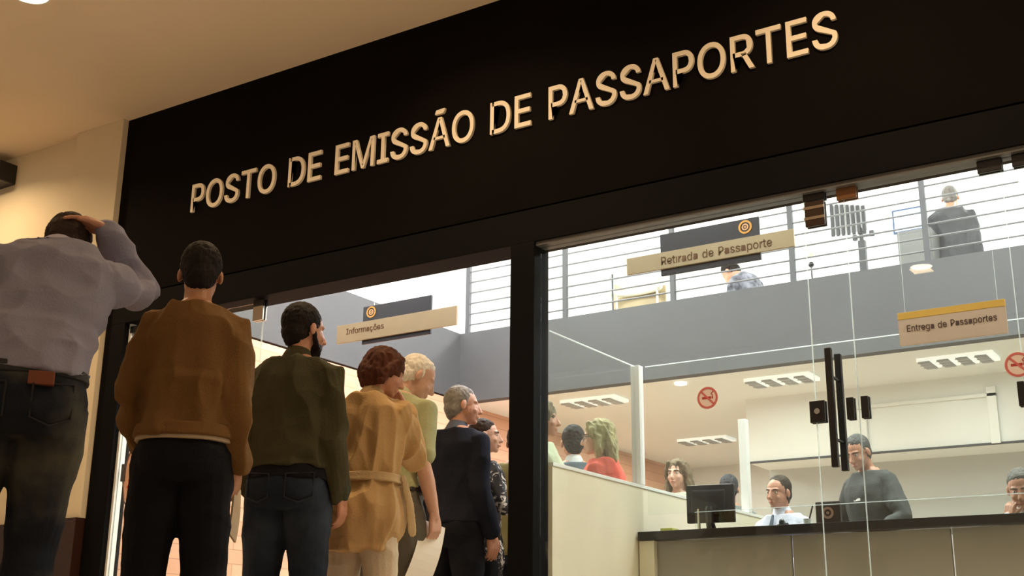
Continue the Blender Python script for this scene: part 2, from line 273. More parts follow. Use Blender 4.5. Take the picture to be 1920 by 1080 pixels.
struct(bx('trim_5', (-3.52, .0, 2.452), (3.2, .1, 2.475), mat('rail_grey', (.10, .10, .10), .4)))
# wall sign box at far left
sg = bx('wall_sign_box', (-9.4, -.16, 3.86), (-8.54, 0, 4.03), BLACKP, None, .008)
tag(sg, 'black sign box fixed high on the cream wall at the far left', 'sign')
# the big lettering, each letter a part
LT = empty('sign_lettering', (-6.41, 0, 3.2), 'cream raised capital letters spelling the office name on the dark fascia', 'sign lettering')
lettering('letter', 'POSTO DE EMISSÃO DE PASSAPORTES', .005, 4.71, .005, .208, -.009, LETTER, LT, .006, .009, 'letter')
# mall downlights
for i, (x, y) in enumerate(MALL_LIGHTS):
    lab = ['round recessed downlight glowing in the tan ceiling above the pilaster'] + ['round recessed downlight in the tan hall ceiling outside the shopfront, well away from the pilaster']*7
    t = empty('downlight', (x, y, 4.08), lab[i], 'ceiling light', group='hall downlights' if i else None)
    b1 = bmesh.new(); tube(b1, [(math.cos(a)*.12, math.sin(a)*.12, .022) for a in [k*math.pi/12 for k in range(25)]], .012, 6, caps=False); link('rim', b1, ALU, t)
    b1 = bmesh.new(); disc(b1, (0, 0, .025), .11, .008, 'Z'); link('lens', b1, WLAMPE, t)

# ------------------------------------------------------------------ shopfront glass
def pane(n, x0, x1, y=.05, z0=.02, z1=2.452):
    o = struct(bx('window_%d' % n, (x0, y-.005, z0), (x1, y+.005, z1), GLASS))
    for xx in (x1-.003,): bx('glass_edge', (xx, y-.0055, z0), (xx+.003, y+.0055, z1), GEDGE, o)
    return o
w1 = pane(1, -6.965, -5.68); w2 = pane(2, -3.515, -1.955); w3 = pane(3, -1.952, -1.747, .05); w4 = pane(4, -1.744, -1.003); w5 = pane(5, -1.0, .9)
def fitting(x, z, w, h, m, parent, name='patch_fitting', y=.05):
    b = bmesh.new(); box(b, (x-w/2, y-.022, z-h/2), (x+w/2, y-.006, z+h/2), .003); box(b, (x-w/2, y+.006, z-h/2), (x+w/2, y+.022, z+h/2), .003)
    return link(name, b, m, parent)
GOLD = mat('bronze_fitting', (.22, .11, .05), .35, metal=.6)
fitting(-1.896, 2.445, .11, .06, BLACKP, w3); fitting(-1.896, 2.345, .10, .13, mat('bronze_black', (.06, .04, .03), .3, metal=.5), w3, 'hinge')
b = bmesh.new(); box(b, (-1.95, .026, 2.37), (-1.845, .029, 2.385)); box(b, (-1.95, .026, 2.315), (-1.845, .029, 2.33)); link('hinge_band', b, CHROME, w3)
fitting(-1.73, 2.425, .10, .07, GOLD, w4); fitting(-1.05, 2.42, .11, .06, BLACKP, w4); fitting(-.905, 2.42, .09, .06, BLACKP, w5)
fitting(-5.714, 2.445, .09, .05, BLACKP, w1); fitting(-5.714, 2.375, .09, .10, CHROME, w1, 'hinge')
fitting(-6.90, 1.40, .035, .12, STEEL, w1, 'latch'); fitting(-6.93, 2.43, .09, .05, BLACKP, w1)
fitting(-1.945, 1.345, .075, .105, BLACKP, w2, 'lock')
b = bmesh.new(); disc(b, (-1.943, .024, 1.345), .014, .01); link('lock_cylinder', b, CHROME, w2)
fitting(-1.785, 1.345, .035, .105, BLACKP, w3, 'lock'); fitting(-1.715, 1.345, .035, .105, BLACKP, w4, 'lock'); fitting(-1.02, 1.335, .03, .11, BLACKP, w4, 'lock'); fitting(-.975, 1.335, .03, .11, BLACKP, w5, 'lock')
for yy, ss in ((-.02, 1), (.12, 1)):
    b = bmesh.new(); box(b, (-1.872, yy-.014, 1.065), (-1.840, yy+.014, 1.635), .004)
    for zz in (1.2, 1.5): tube(b, [(-1.856, yy, zz), (-1.856, .05, zz)], .008, 8)
    link('handle', b, BLACKP, w3)
# stickers
def sticker(x, z, lab):
    t = empty('sticker', (x, .043, z), lab, 'sticker')
    b = bmesh.new(); disc(b, (0, 0, 0), .058, .001); link('backing', b, mat('sticker_white', (.85, .75, .74), .6), t)
    b = bmesh.new(); ringmesh(b, (0, -.001, 0), .055, .010, .001)
    M = Matrix.Rotation(math.radians(45), 3, 'Y')
    for q, wd, ln in ((0, .005, .046),):
        vs = [b.verts.new(M @ V(p)) for p in ((-ln, -.0015, -wd), (ln, -.0015, -wd), (ln, -.0015, wd), (-ln, -.0015, wd))]; b.faces.new(vs)
    link('prohibition_ring', b, RED, t)
    b = bmesh.new(); box(b, (-.03, -.0012, -.006), (.02, -.0006, .006)); box(b, (.023, -.0012, -.006), (.03, -.0006, .006)); tube(b, [(.028, -.001, .01), (.02, -.001, .02), (.03, -.001, .03)], .0025, 5)
    link('cigarette_mark', b, mat('sticker_mark', (.45, .04, .05), .6), t)
sticker(-2.516, 1.473, 'round red and white prohibition sticker on the glass above the monitor')
sticker(-1.023, 1.468, 'round red and white prohibition sticker at the right picture edge under the peach sign')
# leaf-shaped decal on the left pane
DC = empty('window_decal', (-6.70, .043, 1.05), 'tall pointed decal with brown outline and red motifs behind the brown sweater', 'decal')
prof = [(0, .0), (.10, .06), (.175, .16), (.205, .30), (.18, .43), (.14, .52), (.15, .60), (.11, .68), (.04, .76), (0, .80)]
def leafpoly(k, y):
    pts = [(-x*k, y, .4+(z-.4)*k) for x, z in prof] + [(x*k, y, .4+(z-.4)*k) for x, z in reversed(prof[1:-1])]
    return pts
def polyplate(bm, pts, y0, y1):
    a = [bm.verts.new((p[0], y0, p[2])) for p in pts]; c = [bm.verts.new((p[0], y1, p[2])) for p in pts]
    bm.faces.new(a); bm.faces.new(list(reversed(c)))
    for i in range(len(a)): bm.faces.new((a[i], c[i], c[(i+1) % len(a)], a[(i+1) % len(a)]))
    bmesh.ops.recalc_face_normals(bm, faces=bm.faces)
b = bmesh.new(); pp = leafpoly(1, 0); tube(b, [V(p) for p in pp]+[V(pp[0])], .006, 6, caps=False); link('outline', b, mat('decal_brown', (.16, .07, .03), .6), DC)
b = bmesh.new(); polyplate(b, leafpoly(.96, 0), -.0015, .0); link('field', b, mat('decal_peach', (.82, .50, .36), .7, .06, 8), DC)
for cx, cz, sc in ((-.09, .61, 1.0), (-.12, .25, 1.2), (-.05, .17, .9), (.06, .4, 1.1)):
    b = bmesh.new(); pts = []
    for k in range(14):
        a = 2*math.pi*k/14; rr = (.052 if k % 2 else .024)*sc*(.8+.4*random.random()); pts.append((cx+math.cos(a)*rr*.75, 0, cz+math.sin(a)*rr*1.15))
    polyplate(b, pts, -.004, -.002); link('red_motif', b, mat('decal_red', (.72, .07, .04), .6), DC)

# ------------------------------------------------------------------ office shell
PX = -7.18
struct(bx('wall_left', (PX-.12, .22, 0), (PX, 9.6, 2.70), WOODP))
struct(bx('wall_left_parapet', (PX-.12, .22, 2.72), (PX, 4.51, 3.405), GREY))
struct(bx('wall_back_parapet', (PX, 4.39, 2.68), (3.0, 4.51, 3.405), GREY))
struct(bx('ceiling_lower', (PX, 4.51, 2.68), (3.0, 9.6, 2.80), CEILW))
struct(bx('floor_upper', (-10.2, .22, 2.70), (PX-.12, 9.6, 2.80), GREYL))
struct(bx('wall_back', (-10.3, 9.6, 0), (3.1, 9.72, 5.6), WHITE))
struct(bx('wall_right', (3.0, .22, 0), (3.12, 9.6, 5.6), WHITE))
struct(bx('wall_left_upper', (-10.32, .22, 2.8), (-10.2, 9.6, 5.6), WHITE))
struct(bx('wall_front_inside', (-10.3, .22, 2.8), (3.0, .30, 5.6), WHITE))
struct(bx('ceiling_upper', (-10.32, .22, 5.6), (3.12, 9.72, 5.72), WHITE))
bm = bmesh.new(); box(bm, (-4.62, 5.70, 2.05), (3.0, 5.86, 2.68)); box(bm, (-4.62, 5.86, 2.05), (3.0, 6.3, 2.09)); struct(link('wall_office_upper', bm, WHITE))
bm = bmesh.new(); box(bm, (-4.62, 6.25, 0), (3.0, 6.37, 2.05)); struct(link('wall_office', bm, GREYL))
struct(bx('trim_6', (-4.64, 5.685, 2.04), (3.0, 5.70, 2.06), STEEL))
bm = bmesh.new()
for a, c in (((-3.50, 5.67, 2.05), (-3.42, 5.70, 2.46)), ((-2.33, 5.67, 2.05), (-2.25, 5.70, 2.56)), ((-3.50, 5.67, 2.47), (-2.25, 5.70, 2.50))): box(bm, a, c, .003)
struct(link('trim_7', bm, ALU))
for i, (x, y) in enumerate(UP_LIGHTS):
    t = empty('ceiling_panel_light', (x, y, 5.54), 'square white light panel in the high office ceiling', 'ceiling light', group='panel lights of the high office ceiling')
    bx('frame', (-.68, -.68, .0), (.68, .68, .06), ALU, t); bx('diffuser', (-.64, -.64, -.008), (.64, .64, .0), LAMPE, t)
labs = ['slatted ceiling luminaire seen over the heads behind the partition', 'slatted ceiling luminaire left of the tall black door handle', 'slatted ceiling luminaire under the peach hanging sign', 'added slatted ceiling luminaire brightening the far back over the wood wall']
SLAT = mat('louver_grey', (.35, .36, .36), .5)
for i, (x, y) in enumerate(LOW_LIGHTS):
    t = empty('louver_light', (x, y, 2.64), labs[i], 'ceiling light')
    bx('housing', (-.31, -.15, .01), (.31, .15, .04), mat('lamp_panel_soft', (1, 1, 1), .5, emit=(1, 1, .95), es=.5), t)
    for k in range(4):
        b = bmesh.new(); x0 = -.30+k*.155; box(b, (x0, -.15, .0), (x0+.095, .15, .008), .002)
        for q in range(3): box(b, (x0-.01, -.13+q*.1, -.003), (x0+.105, -.115+q*.1, .0))
        link('louver', b, SLAT, t)
b = bmesh.new(); disc(b, (-4.83, 4.66, 2.672), .055, .016, 'Z'); o = link('recessed_spot', b, mat('spot_soft', (1, 1, 1), .5, emit=(1, 1, .95), es=3)); tag(o, 'small round white spot in the lower office ceiling beside the partition post', 'ceiling light')

# cable railing
RL = empty('cable_railing', (-7.1, 4.45, 3.405), 'grey steel cable railing with thin wires along the upper floor edge', 'railing')
for i in range(8):
    x = -7.13+i*1.175 - RL.location.x
    bx('post', (x-.024, -.02, 0), (x+.024, .02, .785), STEEL, RL, .004)
for k in range(7):
    b = bmesh.new(); tube(b, [(-.06, 0, .10+k*.115), (9.7, 0, .10+k*.115)], .0085, 6, caps=False); link('cable', b, mat('cable_grey', (.16, .16, .165), .6), RL)

# ------------------------------------------------------------------ partition, counter
PT = empty('partition', (-3.5, .2, 0), 'long cream waist-high partition with glass above running back from the mullion', 'partition')
bx('panel', (-.05, 0-.05, 0), (0, 4.0, 1.215), CREAMP, PT, .003); bx('cap_rail', (-.055, -.05, 1.215), (.005, 4.0, 1.235), ALU, PT, .002)
for y0, y1 in ((-.04, 1.0),):
    g = bx('glass_panel', (-.03, y0, 1.236), (-.022, y1, 1.985), GLASS2, PT); bx('top_edge', (-.031, y0, 1.985), (-.021, y1, 1.990), GEDGE, g)
for yy, zt in ((1.0, 1.995), (2.72, 1.93)): bx('post', (-.055, yy, 1.236), (.005, yy+.06, zt), ALU, PT, .003)
CN = empty('service_counter', (-3.49, 1.13, 0), 'long service counter with black stone top and taupe front panels', 'counter')
bx('worktop', (0, 0, .888), (6.4, .45, .94), CTOP, CN, .004)
for i, (a, c) in enumerate(((.10, .945), (.955, 1.83), (1.84, 2.72), (2.73, 3.6), (3.61, 4.5), (4.51, 6.3))):
    bx('front_panel', (a, .06, .05), (c, .085, .885), COUNT, CN, .003)
bx('end_panel', (0, .02, 0), (.10, .44, .886), CREAMP, CN); bx('plinth', (.1, .1, 0), (6.3, .40, .045), mat('plinth_grey', (.2, .18, .15), .6), CN)
GS = empty('glass_screen', (-3.49, 1.24, 1.05), 'tall clear glass screen standing over the black counter top', 'glass screen')
bx('glass_panel', (.02, 0, 0), (6.4, .008, .935), GLASS2, GS); bx('top_edge', (.02, -.001, .935), (6.4, .009, .939), GEDGE, GS)
for q in (.35, 2.4, 4.4): bx('foot_clamp', (q, -.004, -.109), (q+.012, .012, .02), CHROME, GS)
gs = bx('glass_screen', (-3.14, 1.20, .941), (-.9, 1.206, 1.045), GLASS); tag(gs, 'low clear glass upstand along the black counter top', 'glass screen'); bx('top_edge', (-3.14, 1.199, 1.045), (-.9, 1.207, 1.049), GEDGE, gs)

# ------------------------------------------------------------------ hanging signs
def hanging(x0, x1, z0, z1, dx0, dx1, dz0, dz1, text, tx0, tx1, tz, cap, ex, ez, label, Y=1.2):
    t = empty('hanging_sign', ((x0+x1)/2, Y, z0), label, 'sign'); L = t.location
    def b2(n, a, c, m, bev=.002): return bx(n, V(a)-L, V(c)-L, m, t, bev)
    b2('name_board', (x0, Y-.015, z0), (x1, Y+.003, z1), SIGNT); b2('back_board', (dx0, Y+.004, dz0), (dx1, Y+.022, dz1), SIGND)
    lettering('lettering', text, tx0-L.x, tx1-L.x, tz-L.z, cap, -.0165, BROWNT, t, .004, .0012)
    b = bmesh.new(); ringmesh(b, V((ex, Y+.001, ez))-L, .044, .012, .004); link('emblem', b, ORANGE, t)
    b = bmesh.new(); ringmesh(b, V((ex, Y+.001, ez))-L, .022, .009, .004); disc(b, V((ex, Y+.001, ez))-L, .007, .004); link('emblem_centre', b, mat('emblem_pale', (.75, .42, .22), .6), t)
    for q in (dx0+.1, dx1-.1):
        b = bmesh.new(); tube(b, [V((q, Y+.012, dz1))-L, V((q, Y+.012, 5.6))-L], .0022, 6, caps=False); link('hanger_wire', b, CHROME, t)
hanging(-6.035, -4.923, 2.455, 2.595, -5.80, -5.165, 2.425, 2.715, 'Informações', -5.94, -5.58, 2.515, .045, -5.72, 2.665, 'tan hanging sign over the queue with a small emblem on its dark board')
hanging(-3.560, -2.420, 2.600, 2.712, -3.323, -2.644, 2.56, 2.84, 'Retirada de Passaporte', -3.31, -2.56, 2.625, .055, -2.735, 2.785, 'tan hanging sign reading Retirada de Passaporte under the glass header')
t = empty('hanging_sign', (-1.55, 1.2, 1.905), 'peach hanging sign with an orange top band reading Entrega de Passaportes', 'sign')
bx('board', (-.292, -.01, 0), (.288, .01, .15), SIGNP, t, .002); bx('top_band', (-.292, -.012, .15), (.288, .01, .19), SIGNO, t, .002)
lettering('lettering', 'Entrega de Passaportes', -.245, .24, .075, .038, -.0115, DTEXT, t, .004, .0012)
for q in (-.25, .25):
    b = bmesh.new(); tube(b, [(q, 0, .19), (q, 0, 3.695)], .0009, 6, caps=False); link('hanger_wire', b, GEDGE, t)

# ------------------------------------------------------------------ counter things
MN = empty('monitor', (-3.10, 1.36, .94), 'black computer monitor seen from behind on the black counter', 'monitor', rz=math.radians(8))
b = bmesh.new(); box(b, (-.15, -.03, .055), (.15, .0, .285), .008); box(b, (-.115, -.055, .10), (.10, -.03, .25), .012); 
for k in range(3): box(b, (-.09+k*.06, -.0565, .2), (-.055+k*.06, -.0545, .206))
link('housing', b, BLACKP, MN)
b = bmesh.new(); box(b, (-.142, -.0005, .097), (.142, .002, .278)); link('screen', b, mat('screen_off', (.02, .02, .03), .1), MN)
b = bmesh.new(); tube(b, [(0, -.045, .13), (-.0, -.045, .06), (0, -.02, .02)], [.03, .026, .03], 10); disc(b, (0, -.02, .008), .085, .014, 'Z'); link('stand', b, BLACKP, MN)
NB = empty('counter_display', (-2.35, 1.30, .94), 'small black upright display with a pale round emblem on the counter', 'display stand')
b = bmesh.new(); box(b, (-.072, -.02, 0), (.072, .015, .135), .006); link('board', b, mat('display_dark', (.03, .018, .018), .4), NB)
b = bmesh.new(); ringmesh(b, (0, -.021, .07), .034, .014, .003); disc(b, (0, -.021, .07), .008, .003); link('emblem', b, mat('emblem_dusty', (.5, .28, .22), .6), NB)
b = bmesh.new(); box(b, (-.06, .015, .0), (.06, .06, .012), .003); link('foot', b, BLACKP, NB)
YN = bx('note_pad', (-3.37, 1.2, .941), (-3.29, 1.3, .962), mat('note_yellow', (.75, .78, .15), .7), None, .002); tag(YN, 'small yellow note pad left of the monitor on the counter', 'note pad')
b = bmesh.new(); tube(b, [(-2.66, 1.38, .955), (-2.665, 1.38, .985)], [.022, .018], 10); tube(b, [(-2.68, 1.38, .96), (-2.64, 1.38, .965)], .018, 8)
tag(link('stamp', b, BLACKP, None, True), 'small black stamp on the counter in front of the seated clerk', 'stamp')
PC = empty('pen_cup', (-2.53, 1.44, .94), 'small pale cup holding a dark pen beside the emblem display', 'pen cup')
b = bmesh.new(); tube(b, [(0, 0, .012), (0, 0, .06)], [.02, .024], 12, caps=False); link('cup', b, ALU, PC)
b = bmesh.new(); tube(b, [(0, 0, .02), (.035, 0, .13)], .005, 6); link('pen', b, BLACKP, PC)

# ------------------------------------------------------------------ upper floor things
US = empty('equipment_stand', (-3.27, 5.25, 2.80), 'slatted grey panel on a dark post behind the cable railing', 'stand', rz=math.radians(0))
bx('post', (.03, -.03, 0), (.095, .03, 1.165), STEEL, US, .005); bx('base', (-.10, -.12, 0), (.25, .2, .03), STEEL, US, .005)
b = bmesh.new(); box(b, (-.215, -.012, 1.26), (.125, .0, 1.56)); link('panel', b, mat('panel_pale', (.55, .55, .56), .6), US)
for k in range(7):
    b = bmesh.new(); box(b, (-.215+k*.05, -.03, 1.25-.004*k), (-.185+k*.05, -.012, 1.575-.012*k), .003); link('slat', b, mat('slat_grey', (.05, .05, .055), .6), US)
b = bmesh.new(); tube(b, [(.06, 0, 1.16), (.06, -.004, 1.28)], .02, 8); box(b, (-.02, -.02, 1.18), (.02, .02, 1.23), .004); box(b, (.14, -.02, 1.2), (.18, .02, 1.25), .004); box(b, (-.02, -.006, 1.2), (.18, .006, 1.215)); link('bracket', b, STEEL, US)
CB = empty('cabinet', (-2.70, 5.25, 2.80), 'grey cabinet beside the standing man on the upper floor', 'cabinet')
bx('carcass', (-.13, -.2, 0), (.17, .2, 1.12), mat('cabinet_grey', (.17, .17, .165), .6), CB, .005); bx('door', (-.12, -.212, .05), (.16, -.2, 1.08), mat('cabinet_door', (.19, .19, .18), .6), CB, .003)
UM = empty('monitor', (-2.77, 5.2, 3.92), 'lit pale blue computer screen beside the standing man on the upper floor', 'monitor')
bx('bezel', (-.13, .0, .04), (.16, .03, .27), mat('bezel_blue', (.06, .10, .20), .5), UM, .004); bx('screen', (-.112, -.002, .058), (.142, .001, .252), mat('screen_lit', (.6, .7, .85), .3, emit=(.72, .86, 1), es=.9), UM)
bx('stand', (-.02, .0, 0), (.05, .03, .05), BLACKP, UM)
TD = empty('reception_desk', (-5.8, 5.15, 2.805), 'tan wooden desk screen on the upper floor left of the seated person', 'desk')
TANW = mat('desk_tan_wood', (.40, .31, .18), .5, .08, 4)
bx('front_panel', (0, 0, 0), (.60, .03, 1.02), TANW, TD, .004); bx('side_panel', (0, .03, 0), (.03, .6, 1.12), TANW, TD, .004); bx('desk_top', (.03, .03, .72), (.57, .6, .75), TANW, TD, .004); bx('side_panel', (.57, .03, 0), (.60, .6, .72), TANW, TD, .004)
b = bmesh.new(); L_ = []
for k in range(15):
    a = math.pi*k/14; L_.append((.33+.30*math.cos(a)*.9, -.12+.10*math.sin(a), 1.06-.0*k))
tube(b, [(x, y-.02, z-.08) for x, y, z in L_], .035, 8); tube(b, [(x, y-.02, z+.0) for x, y, z in L_[:10]], .03, 8)
for sx_ in (.1, .56): tube(b, [(sx_, -.1, .02), (sx_, -.1, .96)], .012, 6)
tag(link('curved_chair_back', b, mat('chair_cream', (.85, .80, .66), .5), None, True, (-5.8, 5.15, 2.80)), 'cream curved chair back in front of the tan desk screen', 'chair')
MS = empty('sign_stand', (-5.58, 4.74, 2.80), 'thin grey stand with two small heads on the upper floor', 'stand')
b = bmesh.new(); tube(b, [(0, 0, .02), (0, 0, 1.08)], .010, 6); disc(b, (0, 0, .01), .12, .02, 'Z'); link('pole', b, STEEL, MS)
for q in (-.03, .06): b = bmesh.new(); tube(b, [(q*.2, 0, 1.0), (q, 0, 1.04)], .004, 5); ell(b, (q, 0, 1.065), (.015, .015, .03)); link('head', b, mat('grey_soft', (.45, .45, .46), .6), MS)
TL = empty('table_lamp', (-3.64, 5.05, 3.56), 'small lamp with a pale shade and dark base behind the railing', 'lamp')
b = bmesh.new(); ell(b, (0, 0, .19), (.028, .028, .03)); tube(b, [(0, 0, .02), (0, 0, .18)], .008, 6); link('base', b, BLACKP, TL, True)
b = bmesh.new(); tube(b, [(0, 0, .27), (0, 0, .38)], [.03, .05], 14, caps=False); link('shade', b, mat('shade_cream', (.85, .82, .6), .7), TL, True)
SF = empty('side_table', (-3.64, 5.05, 2.8), 'small pale table under the little lamp on the upper floor', 'table')
bx('tabletop', (-.2, -.15, .74), (.2, .15, .76), ALU, SF, .004)
for q in (-.18, .18):
    for w in (-.13, .13): bx('leg', (q-.015, w-.015, 0), (q+.015, w+.015, .74), ALU, SF)

# ------------------------------------------------------------------ people
def sr(r, g, b):
    f = lambda c: (c/255/12.92) if c/255 <= .04045 else ((c/255+.055)/1.055)**2.4
    return (f(r), f(g), f(b))
SKINS = {'warm': mat('skin_warm', (.52, .25, .155), .5, .06, 14, .15, 60), 'pale': mat('skin_pale', (.62, .36, .26), .5, .05, 14, .15, 60),
         'tan': mat('skin_tan', (.42, .20, .115), .5, .06, 14, .15, 60)}
EYEW = mat('eye_white', (.75, .72, .68), .3); EYED = mat('eye_dark', (.03, .02, .015), .2); LIPM = mat('lip', (.42, .13, .10), .5)
def hairm(n, c, v=.25): return mat(n, c, .7, v, 9, .4, 90, stretch=(3, 3, .8), spec=.25)
def cloth(n, c, v=.08, b=.25, bs=120, **k): return mat(n, c, .9, v, 5, b, bs, spec=.15, **k)

PROF = [(.74, .10, .085, 0), (.80, .150, .105, -.005), (.86, .172, .118, -.012), (.92, .175, .118, -.012), (.98, .165, .108, -.004), (1.06, .148, .098, .004), (1.14, .152, .100, .006),
        (1.24, .170, .112, .004), (1.32, .182, .118, -.004), (1.38, .184, .112, -.012), (1.42, .156, .096, -.018), (1.455, .126, .084, -.022), (1.49, .096, .072, -.020), (1.52, .068, .064, -.012)]
def prof(z):
    if z <= PROF[0][0]: return PROF[0][1:]
    for a, b in zip(PROF, PROF[1:]):
        if z <= b[0]:
            t = (z-a[0])/(b[0]-a[0]); return tuple(a[i]+(b[i]-a[i])*t for i in (1, 2, 3))
    return PROF[-1][1:]

class Fig:
    def __init__(f, H=1.75, lean_f=0, lean_s=0, twist=0, head=(0, 0, 0), dz=0, legs=None, armR=None, armL=None, width=1.0, belly=0, female=False, seat=False, headfwd=0, feet=None):
        f.s = H/1.75; f.lf, f.ls, f.tw = map(math.radians, (lean_f, lean_s, twist)); f.dz = dz; f.width = width; f.belly = belly; f.female = female
        f.sh = {}; f.el = {}; f.wr = {}
        f.neck0 = f.bend(V((0, -.018, 1.47))); R = f.rot(1)
        f.neckR = R; hy, hp, hr = map(math.radians, head)
        f.headR = Euler((-hp*.35, hr*.35, hy*.4)).to_matrix(); f.headR = R @ f.headR
        f.neck1 = f.neck0 + f.headR @ V((0, .012+headfwd, .068))
        f.HM = R @ (Matrix.Rotation(hy, 3, 'Z') @ Matrix.Rotation(-hp, 3, 'X') @ Matrix.Rotation(hr, 3, 'Y'))
        f.headC = f.neck1 + f.HM @ V((0, .022, .085))
        for sgn, spec in ((1, armR), (-1, armL)):
            S0 = f.bend(V((.168*width*sgn, -.015, 1.388))); spec = spec or {}
            W_ = spec.get('wrist'); La, Lf = .285, .255
            if W_ is None: W_ = V((.215*sgn*width, .05, .87))
            W_ = V(W_); hint = V(spec.get('hint', (.24*sgn, -.7, 1.1)))
            W_ = W_ + V((0, 0, dz)); hint = hint + V((0, 0, dz))
            d = W_-S0; L = min(d.length, (La+Lf)*.995); dn = d.normalized(); W_ = S0+dn*L
            a = (La*La-Lf*Lf+L*L)/(2*L); h = math.sqrt(max(0, La*La-a*a)); q = hint-S0; q = (q-dn*q.dot(dn)).normalized()
            f.sh[sgn] = S0; f.el[sgn] = S0+dn*a+q*h; f.wr[sgn] = W_
            fd = spec.get('fdir'); f.__dict__.setdefault('hand', {})[sgn] = (V(fd) if fd else (W_-f.el[sgn]).normalized()+V((0, .1, -.25)), V(spec.get('palm', (-sgn, .15, 0))), spec.get('curl', .45), spec.get('thumb', None))
        lg = legs or {}
        f.hip = {}; f.kn = {}; f.an = {}; f.fd = {}
        for sgn, k in ((1, 'R'), (-1, 'L')):
            f.hip[sgn] = V((.088*sgn*width, 0, .90+dz))
            f.kn[sgn] = V(lg.get('kn'+k, (.105*sgn, .015, .49))); f.an[sgn] = V(lg.get('an'+k, (.12*sgn, -.02, .085)))
            f.fd[sgn] = V((.22*sgn, 1, 0)).normalized()
    def rot(f, t): return Euler((-f.lf*t, f.ls*t, f.tw*t)).to_matrix()
    def bend(f, p):
        p = V(p); t = max(0, min(1, (p.z-.90)/.42)); t = t*t*(3-2*t); pv = V((0, 0, .96))
        return pv + f.rot(t) @ (p-pv) + V((0, 0, f.dz))
    def torso(f, bm, z0, z1, d=0, fl=None, step=.03, n=28, dyb=0):
        rings = []; z = z0; zs = []
        while z < z1: zs.append(z); z += step
        zs.append(z1)
        for z in zs:
            rx, ry, yo = prof(z); rx *= f.width; e = fl(z) if fl else 0
            rx += d+e; ry += d+e*.9
            bl = f.belly*math.exp(-((z-1.05)/.13)**2); ring = []
            for j in range(n):
                a = 2*math.pi*j/n; c, s_ = math.cos(a), math.sin(a)
                cx = math.copysign(abs(c)**.86, c)*rx; cy = math.copysign(abs(s_)**.9, s_)*ry + yo + (bl if s_ > 0 else bl*.15)*abs(s_)
                if f.female and s_ > 0: cy += .035*math.exp(-((z-1.27)/.07)**2)*s_
                if s_ < 0 and z < 1.0: cy -= .018*math.exp(-((z-.88)/.07)**2)*abs(s_)
                ring.append(bm.verts.new(f.bend(V((cx, cy, z)))))
            rings.append(ring)
        skin(bm, rings)
    def arm(f, bm, sgn, d=0, t1=1.0, ru=(.052, .047, .039), rf=(.042, .036, .027), cuff=0):
        d = d*.8
        S0, E, W_ = f.sh[sgn], f.el[sgn], f.wr[sgn]; R = f.rot(1)
        pts = [S0 + R @ V((-.035*sgn, 0, .012)), S0, S0.lerp(E, .35), S0.lerp(E, .75), E, E.lerp(W_, .35), E.lerp(W_, .75), W_]
        rad = [.050, ru[0], .053, .045, ru[2], rf[0], .034, rf[2]]
        total = [0, 0, .17, .36, .5, .66, .87, 1.0]; P_, R_ = [], []
        for p, r, t in zip(pts, rad, total):
            if t <= t1+1e-6: P_.append(p); R_.append(r*(1 if t < .4 else 1)+d+(cuff if t > .8 else 0))
            else:
                pp = P_[-1]; t0 = total[len(P_)-1]; k = (t1-t0)/(t-t0)
                P_.append(pp.lerp(p, k)); R_.append(R_[-1]); break
        tube(bm, P_, R_, 14)
    def leg(f, bm, sgn, d=0, t1=1.0, th=.086, kn=.056, cal=.054, an=.038, flare=0):
        Hh, K, A = f.hip[sgn], f.kn[sgn], f.an[sgn]
        pts = [Hh, Hh.lerp(K, .3), Hh.lerp(K, .7), K, K.lerp(A, .3), K.lerp(A, .7), A]
        rad = [th*.98, th, .070, kn, cal, .044, an]; tt = [0, .15, .35, .5, .65, .85, 1]
        P_ = [p for p, t in zip(pts, tt) if t <= t1]; R_ = [r+d+(flare*max(0, t-.5)*2) for r, t in zip(rad, tt) if t <= t1]
        tube(bm, P_, R_, 16)
    def headmesh(f, bm, full=True):
        M, c = f.HM, f.headC
        def E_(p, r, rx=0): ell(bm, c + M @ V(p), r, M @ Matrix.Rotation(rx, 3, 'X'), 18, 12)
        E_((0, -.012, .030), (.074, .094, .086)); E_((0, .020, -.020), (.062, .074, .078)); E_((0, .034, -.060), (.045, .052, .042), .25); E_((0, .068, -.083), (.022, .020, .020))
        E_((0, .066, .030), (.050, .022, .012)); E_((.033, .060, -.025), (.022, .022, .020)); E_((-.033, .060, -.025), (.022, .022, .020))
        tube(bm, [c+M @ V(p) for p in ((0, .084, .024), (0, .098, -.006), (0, .108, -.026))], [.008, .010, .013], 10)
        E_((0, .100, -.030), (.017, .012, .009)); E_((0, .086, -.054), (.024, .012, .007)); E_((0, .084, -.064), (.020, .012, .007))
        for q in (1, -1):
            ell(bm, c+M @ V((.078*q, -.008, -.002)), (.010, .018, .031), M @ Matrix.Rotation(.25*q, 3, 'Z') @ Matrix.Rotation(-.15, 3, 'X'), 10, 8)
        tube(bm, [f.neck0 + f.neckR @ V((0, -.005, -.03)), f.neck0, f.neck0.lerp(f.neck1, .6), c+M @ V((0, -.015, -.035))], [.066, .058, .053, .054], 16)
    def hands(f, bm, sgn):
        W_ = f.wr[sgn]; fd, pn, curl, th = f.hand[sgn]; fd = fd.normalized(); pn = (pn-fd*pn.dot(fd)).normalized(); sd = fd.cross(pn)*sgn   # sd points to thumb side
        if sd.dot(V((0, 1, .2))) < 0 and th is None: sd = -sd
        if th is not None and sd.dot(V(th)) < 0: sd = -sd
        k = .95
        tube(bm, [f.el[sgn].lerp(W_, .85), W_, W_+fd*.02], [.028, .0245, .026], 12)
        for o in (-.026, -.009, .009, .026): tube(bm, [W_+fd*.0+sd*o*.6, W_+fd*.045+sd*o, W_+fd*.085*k+sd*o*1.15], [.0155, .0155, .0125], 10)
